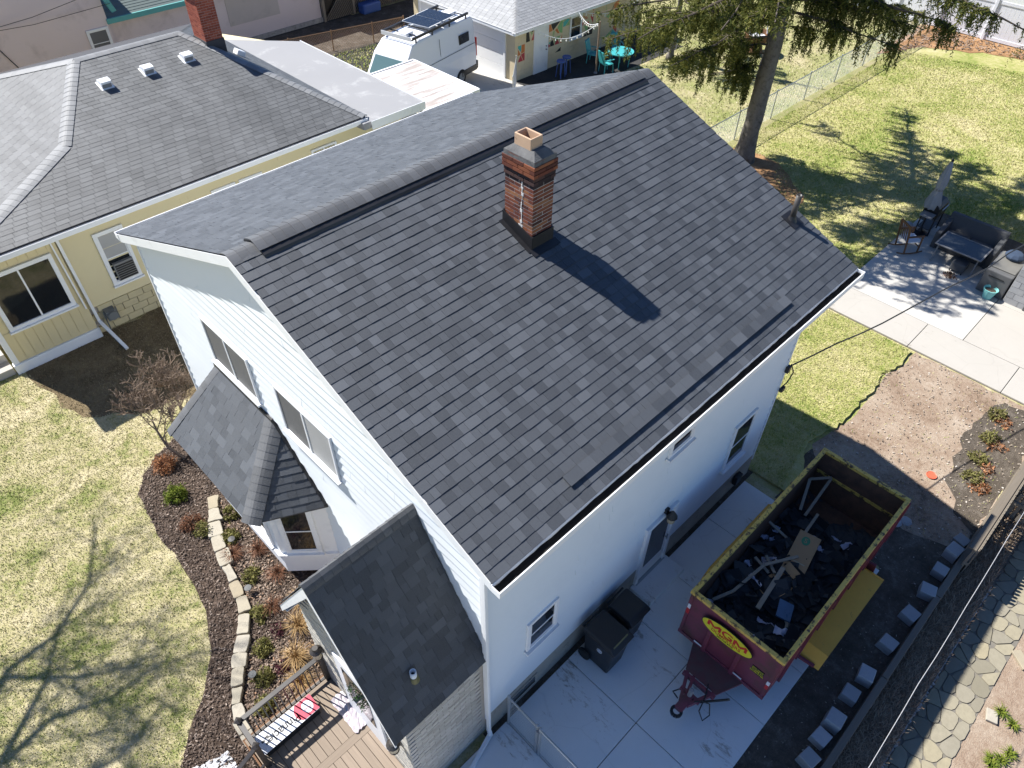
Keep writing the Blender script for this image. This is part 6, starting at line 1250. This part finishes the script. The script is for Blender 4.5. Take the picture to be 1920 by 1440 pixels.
# Norway spruce with hanging curtains of twigs
def spruce(name, lab, base, h, r0, limbs, seed, strands, needle_n):
    rs_ = np.random.default_rng(seed); random.seed(seed); o = thing(name, lab, 'tree', base); base = Vector(base)
    pts = [base+V(.05*math.sin(i*.22),.05*math.cos(i*.16),h*i/44) for i in range(45)]; tb_ = MB()
    tb_.path(pts, [max(.03, r0*(1.0-.9*(i/44)**1.1)+(.36*r0 if i == 0 else .12*r0 if i == 1 else 0)) for i in range(45)], 18); 
    tb_.v = [(x+random.gauss(0,.018), y+random.gauss(0,.018), z_) for x, y, z_ in tb_.v]; tb_.build('trunk', M['bark'], o, smooth=True)
    br_ = MB(); NV = []
    for (z, az, L) in limbs:
        d = V(math.cos(az), math.sin(az), 0); s_ = V(-d.y, d.x, 0); lp = []
        for i in range(9):
            t_ = i/8; lp.append(base+V(0,0,z)+d*(L*t_)+V(0,0,-L*.26*t_*t_+L*.10*max(0,t_-.65)*2+.12*L*math.sin(t_*2)*.2)+s_*random.gauss(0,.04))
        br_.path(lp, [.055*(1-.8*i/8)*(L/4) for i in range(9)], 6)
        cl_ = [random.uniform(.15,1) for _ in range(int(2+L*1.6))]
        for k in range(int(strands*L)):
            t_ = min(1,max(.12,random.choice(cl_)+random.gauss(0,.03))) if random.random() < .8 else random.uniform(.14,1); i = min(7,int(t_*8)); f = t_*8-i; p0 = lp[i].lerp(lp[i+1], f); side = random.choice((-1,1))*random.uniform(0,.62)*(1-t_*.55)*min(1.5,L*.35); p1 = p0+s_*side+d*abs(side)*.35+V(0,0,-abs(side)*.15)
            if abs(side) > .15 and random.random() < .4: br_.path([p0, (p0+p1)/2+V(0,0,.03), p1], [.012,.009,.005], 4)
            
            for (A0, B0_, mm) in ((p0, p1, int(needle_n*.8*abs(side))),):      # needles along the side twig
                if mm < 2: continue
                tt = rs_.random(mm)[:,None]; c = np.array(A0)*(1-tt)+np.array(B0_)*tt+rs_.normal(0,.03,(mm,3)); dv = rs_.normal(0,1,(mm,3))*np.array([1,1,.6])+np.array([0,0,-.35]); dv /= np.linalg.norm(dv,axis=1)[:,None]; b = np.cross(dv, rs_.normal(0,1,(mm,3))); b /= np.linalg.norm(b,axis=1)[:,None]; ln = (.10+.12*rs_.random(mm))[:,None]
                NV.append(np.stack([c-b*.022, c+b*.022, c+dv*ln], 1).reshape(-1,3))
            hl = random.uniform(.15,.72)*(1.2-.4*t_)*(1.35 if z < 6.6 else 1.0); m_ = max(3, int(needle_n*hl))
            c = np.array(p1)+np.stack([np.zeros(m_), np.zeros(m_), -hl*np.linspace(0,1,m_)], 1); dirv = rs_.normal(0,1,(m_,3))*np.array([.8,.8,.35])+np.array([0,0,-.8]); dirv /= np.linalg.norm(dirv,axis=1)[:,None]
            b = np.cross(dirv, rs_.normal(0,1,(m_,3))); b /= np.linalg.norm(b,axis=1)[:,None]; ln = (.09+.10*rs_.random(m_))[:,None]*(1-.3*np.linspace(0,1,m_))[:,None]; c = c+rs_.normal(0,.022,(m_,3))
            NV.append(np.stack([c-b*.021, c+b*.021, c+dirv*ln], 1).reshape(-1,3))
    br_.build('branches', M['branch'], o); v = np.concatenate(NV); npmesh('crown', v, np.arange(len(v)).reshape(-1,3), M['needle'], o); return o
random.seed(2); LB = []
IL, IR = math.atan2(.709,-.705), math.atan2(-.709,.705)      # towards picture left and right
LB += [(5.7,IL+.10,6.0),(5.3,IL+.55,4.6),(5.5,IL-.35,4.6),(4.7,IL+.2,3.2),(4.1,IL-.1,2.0),(6.2,IL-.1,6.2),(6.4,IL+.45,5.8),(5.0,IL-.75,3.2),(3.7,IL+.1,2.5),(3.2,IL-.3,1.7),(4.4,IL,3.4),(5.9,IR-.05,5.0),(6.0,IR+.25,5.8),(5.5,IR-.4,4.2),(6.3,IR+.6,5.4),(5.0,IR+.15,2.4),(6.3,IR-.15,5.8)]
for i in range(34):
    z = 6.8+i*.28; LB.append((z, i*2.4+random.uniform(-.3,.3), max(.6, min(7.5,(17.5-z)*.72))*random.uniform(.75,1.1)))
for i in range(11): LB.append((8.2+i*.32, math.pi+random.uniform(-.8,.5), random.uniform(5.6,7.6)))
spruce('spruce_tree', 'tall spruce with drooping branches behind the house', (22.14,8.73,0), 17.5, .35, LB, 5, 17, 56)
LB3 = [(2.4+i*.45, IL+i*1.9, 2.6-i*.12) for i in range(10)]
spruce('slim_spruce', 'slim dark trunked spruce in the yard beside the garage', (28.3,16.9,0), 8.5, .15, LB3, 9, 16, 44)
LB2 = [(1.2+i*.32, i*2.4, max(.5,(9-(1.2+i*.32))*.30)) for i in range(20)]
spruce('spruce_tree', 'spruce at the upper right corner by the vinyl fence', (40.3,3.4,0), 9, .2, LB2, 6, 12, 26)
# ------------------------------------------------------------------ patio furniture
um = thing('patio_umbrella', 'closed grey patio umbrella standing beside the grill', 'umbrella', (22.0,1.62,0)); uc = V(22.0,1.62,0)
MB().tube(uc, uc+V(0,0,2.75), .024).build('pole', M['black'], um); MB().lathe([(0,0),(.26,0),(.26,.04),(.08,.1),(.03,.25),(0,.25)], uc+V(0,0,.05), 16).build('base', M['black'], um); MB().lathe([(0,0),(.04,0),(.05,.05),(0,.1)], uc+V(0,0,2.72), 10).build('finial', M['black'], um)
q = MB(); n_ = 24; prof_ = [(.03,2.73),(.085,2.45),(.125,2.15),(.13,1.9),(.10,1.72),(.15,1.5),(.21,1.25),(.19,1.05)]
for r, z in prof_:
    for k in range(n_): a = 6.283*k/n_; rr_ = r*(1+.28*math.cos(a*8)); q.v.append((uc.x+rr_*math.cos(a), uc.y+rr_*math.sin(a), z))
for i in range(len(prof_)-1):
    for k in range(n_): q.f.append((i*n_+k, (i+1)*n_+k, (i+1)*n_+(k+1)%n_, i*n_+(k+1)%n_))
q.build('canopy', M['fabric'], um, smooth=True); MB().lathe([(.115,0),(.125,.03),(.115,.06)], uc+V(0,0,1.69), 14).build('strap', M['grey'], um)
gr = thing('gas_grill', 'black gas grill on legs beside the closed umbrella', 'grill', (22.35,1.55,.05))
q = MB(); q.box(21.95,22.75,1.3,1.8,.72,.92); q.build('firebox', M['black'], gr, bevel=.03)
q = MB(); q.prism([(21.95,1.3,.93),(21.95,1.8,.93),(21.95,1.78,1.12),(21.95,1.65,1.22),(21.95,1.45,1.22),(21.95,1.32,1.1)], (.8,0,0)); q.build('lid', M['black'], gr, bevel=.02); MB().bar((22.1,1.26,1.05),(22.6,1.26,1.05),.03,.03).build('handle', M['galv'], gr)
for x in (21.98,22.72):
    for y in (1.33,1.77): MB().box(x-.02,x+.02,y-.02,y+.02,.05,.72).build('leg', M['black'], gr)
MB().box(22.0,22.7,1.33,1.77,.25,.27).build('shelf', M['black'], gr)
for x0, x1 in ((21.55,21.94),(22.76,23.1)): MB().box(x0,x1,1.35,1.75,.88,.91).build('side_shelf', M['grey'], gr)
tag(MB().lathe([(0,0),(.15,.02),(.19,.12),(.13,.22),(0,.26)], (21.95,2.05,.06), 9).build('boulder', M['cblock'], bevel=.02), 'pale boulder beside the umbrella at the patio edge', 'rock')
# rocking chair
rc = thing('rocking_chair', 'brown wooden rocking chair with white seat on the patio', 'chair', (20.6,1.5,.055)); ra_ = math.radians(-36); RX, RY = V(math.cos(ra_),math.sin(ra_),0), V(-math.sin(ra_),math.cos(ra_),0); R0 = V(20.65,1.5,.06)   # RX = the way it faces
def rp(f, s_, z): return R0+RX*f+RY*s_+V(0,0,z)
MB().obox(rp(.02,0,.44), RX*.25, RY*.25, V(0,0,.02)).build('seat', M['paper'], rc, bevel=.01)
for s_ in (-.27,.27):
    MB().path([rp(-.5,s_,.10),rp(-.25,s_,.035),rp(0,s_,.02),rp(.25,s_,.035),rp(.42,s_,.08)], .022, 6).build('rocker', M['dwood'], rc)
    MB().bar(rp(.24,s_,.04), rp(.22,s_,.66), .04, .04).build('leg', M['dwood'], rc); MB().bar(rp(-.22,s_,.04), rp(-.38,s_,1.05), .04, .04).build('back_post', M['dwood'], rc)
    MB().obox(rp(-.04,s_,.67), RX*.30, RY*.035, V(0,0,.014)).build('armrest', M['dwood'], rc)
for i in range(5): MB().bar(rp(-.25,-.2+i*.1,.46), rp(-.375,-.2+i*.1,1.0), .035, .015).build('slat', M['dwood'], rc)
MB().bar(rp(-.38,-.27,1.03), rp(-.38,.27,1.03), .03, .08).build('top_rail', M['dwood'], rc); MB().bar(rp(.23,-.27,.25), rp(.23,.27,.25), .03, .03).build('stretcher', M['dwood'], rc)
# sofa, table, ottoman
sf_ = thing('wicker_sofa', 'dark grey wicker sofa behind the glass table', 'sofa', (21.8,.05,.055))
MB().prism([(22.05,-.85,.06),(22.42,-.85,.06),(22.5,-.85,1.0),(22.3,-.85,1.02)], (0,1.85,0)).build('backrest', M['wicker'], sf_, bevel=.03); MB().box(21.45,22.1,-.7,.85,.06,.42).build('seat', M['wicker'], sf_, bevel=.03)
for y0, y1 in ((-.87,-.7),(.85,1.02)): MB().prism([(21.4,y0,.06),(22.2,y0,.06),(22.3,y0,.85),(21.45,y0,.62)], (0,y1-y0,0)).build('armrest', M['wicker'], sf_, bevel=.03)
for y in (-.3,.45): MB().box(21.46,22.08,y-.36,y+.36,.42,.56).build('cushion', M['wicker'], sf_, bevel=.05)
tb = thing('patio_table', 'dark glass topped rectangular patio table before the sofa', 'table', (21.1,0,.055))
q = MB(); x0, x1, y0, y1, z = 20.6,21.6,-.72,.74,.72
q.box(x0,x0+.05,y0,y1,z-.03,z); q.box(x1-.05,x1,y0,y1,z-.03,z); q.box(x0+.05,x1-.05,y0,y0+.05,z-.03,z-.001); q.box(x0+.05,x1-.05,y1-.05,y1,z-.03,z-.001); q.build('frame', M['grey'], tb)
MB().box(x0+.05,x1-.05,y0+.05,y1-.05,z-.02,z-.008).build('glass_top', NT('smoked_glass').out((.025,.03,.035), .12, 0, .6), tb)
for x in (x0+.08,x1-.08):
    for y in (y0+.1,y1-.1): MB().bar((x+(.1 if x < 21 else -.1),y,z-.03), (x-(.05 if x < 21 else -.05),y,.055), .04, .04).build('leg', M['grey'], tb)
ot = thing('ottoman', 'grey ottoman pushed under the glass table', 'ottoman', (20.75,-.2,.055)); MB().box(20.5,20.95,-.42,.02,.12,.42).build('cushion', M['wicker'], ot, bevel=.04)
for x in (20.54,20.91):
    for y in (-.38,-.02): MB().box(x-.015,x+.015,y-.015,y+.015,.055,.12).build('leg', M['black'], ot)
fl_ = bush('leaf_pile', 'small heap of dry leaves on the patio by the table', 'leaves', (20.25,-.15,.06), .22, .06, 200, L_br, leaf=.06)
# storage bench, pot, garage corner
sbx = thing('storage_bench', 'dark resin storage bench with clutter against the garage wall', 'bench', (20.6,-1.4,.055))
MB().box(20.12,21.5,-1.78,-1.0,.06,.86).build('body', M['shed_grey'], sbx, bevel=.03)
q = MB(); q.box(20.32,21.45,-1.76,-1.05,.862,.90); q.build('lid', mat('dusty_lid', (.16,.155,.14), .5, .35, 3), sbx, bevel=.02); MB().box(20.105,20.119,-1.6,-1.15,.66,.69).build('handle', M['black'], sbx)
tag(MB().lathe([(0,0),(.25,0),(.3,.1),(.2,.2),(0,.22)], (21.2,-1.4,.9), 9).build('folded_tarp', mat('dark_blue_cloth', (.03,.05,.09), .9, .3), bevel=.03), 'dark blue folded tarp on the storage bench', 'tarp')
pt = thing('flower_pot', 'aqua glazed flower pot on the patio by the storage bench', 'pot', (19.95,-1.42,.055)); MB().lathe([(0,0),(.13,0),(.2,.30),(.215,.33),(.19,.33),(.175,.26),(0,.25)], (19.95,-1.42,.06), 20).build('pot', M['teal_pot'], pt, smooth=False); MB().lathe([(0,.262),(.172,.262),(.0,.275)], (19.95,-1.42,.06), 16).build('soil', M['soil'], pt)
sg_ = thing('block_garage', 'grey garage corner with white block wall at the right edge', 'garage', (20.1,-2.5,0)); sw = MB().box(20.12,27,-7.5,-1.83,0,2.5).build('wall', M['cblock'], sg_)
for k in range(11):
    for i in range(2):
        y1_ = -1.835-(.0 if i == 0 else .21 if k % 2 else .41); y0_ = y1_-(.2 if (i == 0 and k % 2) else .40)
        MB().box(20.102,20.121,max(-2.42,y0_),y1_-.006,.055+k*.2,.05+k*.2+.193).build('block', M['cblock'], sw)
gd_ = MB().box(20.09,20.118,-5.1,-2.48,.06,2.2).build('garage_door', M['grey'], sg_)
for i in range(11): MB().box(20.075,20.0905,-5.1+i*.238+.01,-5.1+(i+1)*.238-.01,.08,2.18).build('panel', M['grey'], gd_)
MB().box(20.06,20.1,-2.48,-2.43,.055,2.25).build('door_frame', M['shed_grey'], sg_)
MB().box(19.8,27.3,-7.7,-1.7,2.5,2.62).build('roof', M['decking'], sg_)
# garage patio furniture
def adir(n, lab, c, rot, m, name='patio_chair'):
    o = thing(name, lab, 'chair', c, 'chairs on the garage patio'); c = Vector(c); f = V(math.cos(rot),math.sin(rot),0); s_ = V(-f.y,f.x,0)
    MB().obox(c+V(0,0,.42), f*.24, s_*.25, V(0,0,.02)).build('seat', m, o, bevel=.01); MB().obox(c-f*.3+V(0,0,.72), f*.04+V(0,0,-.01), s_*.25, V(0,0,.3)-f*.08).build('backrest', m, o, bevel=.02)
    for i in (-1,1):
        for j in (-1,1): MB().bar(c+f*.22*i+s_*.23*j+V(0,0,.42), c+f*.25*i+s_*.25*j, .035, .035).build('leg', m, o)
        MB().obox(c+s_*.27*i+V(0,0,.64), f*.24, s_*.03, V(0,0,.015)).build('armrest', m, o)
adir(0,'teal patio chair left of the round table',(24.75,18.1,.02),-.3,M['teal_pl']); adir(1,'tall teal chair behind the light pole',(25.2,19.3,.02),-1.2,M['teal_pl']); adir(2,'teal patio chair on the far side of the round table',(26.6,19.0,.02),-2.2,M['teal_pl'])
rt_ = thing('round_table', 'round glass table with teal rim on the garage patio', 'table', (25.75,18.1,.02)); MB().lathe([(.62,.70),(.64,.72),(.64,.75),(.6,.74)], (25.75,18.1,0), 28).build('rim', M['teal_pl'], rt_); MB().lathe([(0,.715),(.615,.715),(.615,.735),(0,.735)], (25.75,18.1,0), 28).build('glass_top', NT('pale_glass').out((.40,.45,.46), .1, 0, .6), rt_)
for i in range(4): a = .6+i*1.571; MB().bar((25.75+.5*math.cos(a),18.1+.5*math.sin(a),.71),(25.75+.42*math.cos(a),18.1+.42*math.sin(a),.02),.04,.04).build('leg', M['teal_pl'], rt_)
for (x, y, lab) in ((22.75,19.2,'blue plastic stool nearest the garage side door'),(23.3,19.35,'second blue plastic stool from the garage side door')):
    o = thing('stool', lab, 'stool', (x,y,.02), 'blue stools by the garage'); MB().lathe([(0,.74),(.2,.72),(.22,.74),(.2,.79),(0,.77)], (x,y,0), 16).build('seat', M['blue_pl'], o)
    for i in range(4): a = .78+i*1.571; MB().bar((x+.15*math.cos(a),y+.15*math.sin(a),.73),(x+.22*math.cos(a),y+.22*math.sin(a),.02),.05,.03).build('leg', M['blue_pl'], o)
tag(MB().box(21.2,21.7,19.6,20.0,.02,.3).build('planter_box', M['black'], bevel=.03), 'dark planter by the garage side wall', 'planter') if False else None
# round wicker seat in the yard beyond the fence
hc = thing('papasan_chair', 'round brown basket chair with white cushion behind the spruce trunk', 'chair', (32.2,14.6,0)); c = V(32.2,14.6,0)
MB().lathe([(0,.35),(.35,.42),(.62,.7),(.68,.95),(.64,.95),(.58,.74),(.3,.5),(0,.44)], c, 18).build('basket', M['dwood'], hc); MB().lathe([(0,.46),(.3,.5),(.52,.72),(.4,.8),(0,.68)], c, 16).build('cushion', M['paper'], hc)
MB().lathe([(.4,0),(.42,.04),(.3,.38),(.26,.38)], c, 14).build('base', M['dwood'], hc)
for s_ in (-.45,.45): MB().tube(c+V(s_*.7,s_*-.7,.9), c+V(s_*.5+.1,s_*-.5+.1,1.7), .03).build('rope', M['paper'], hc)
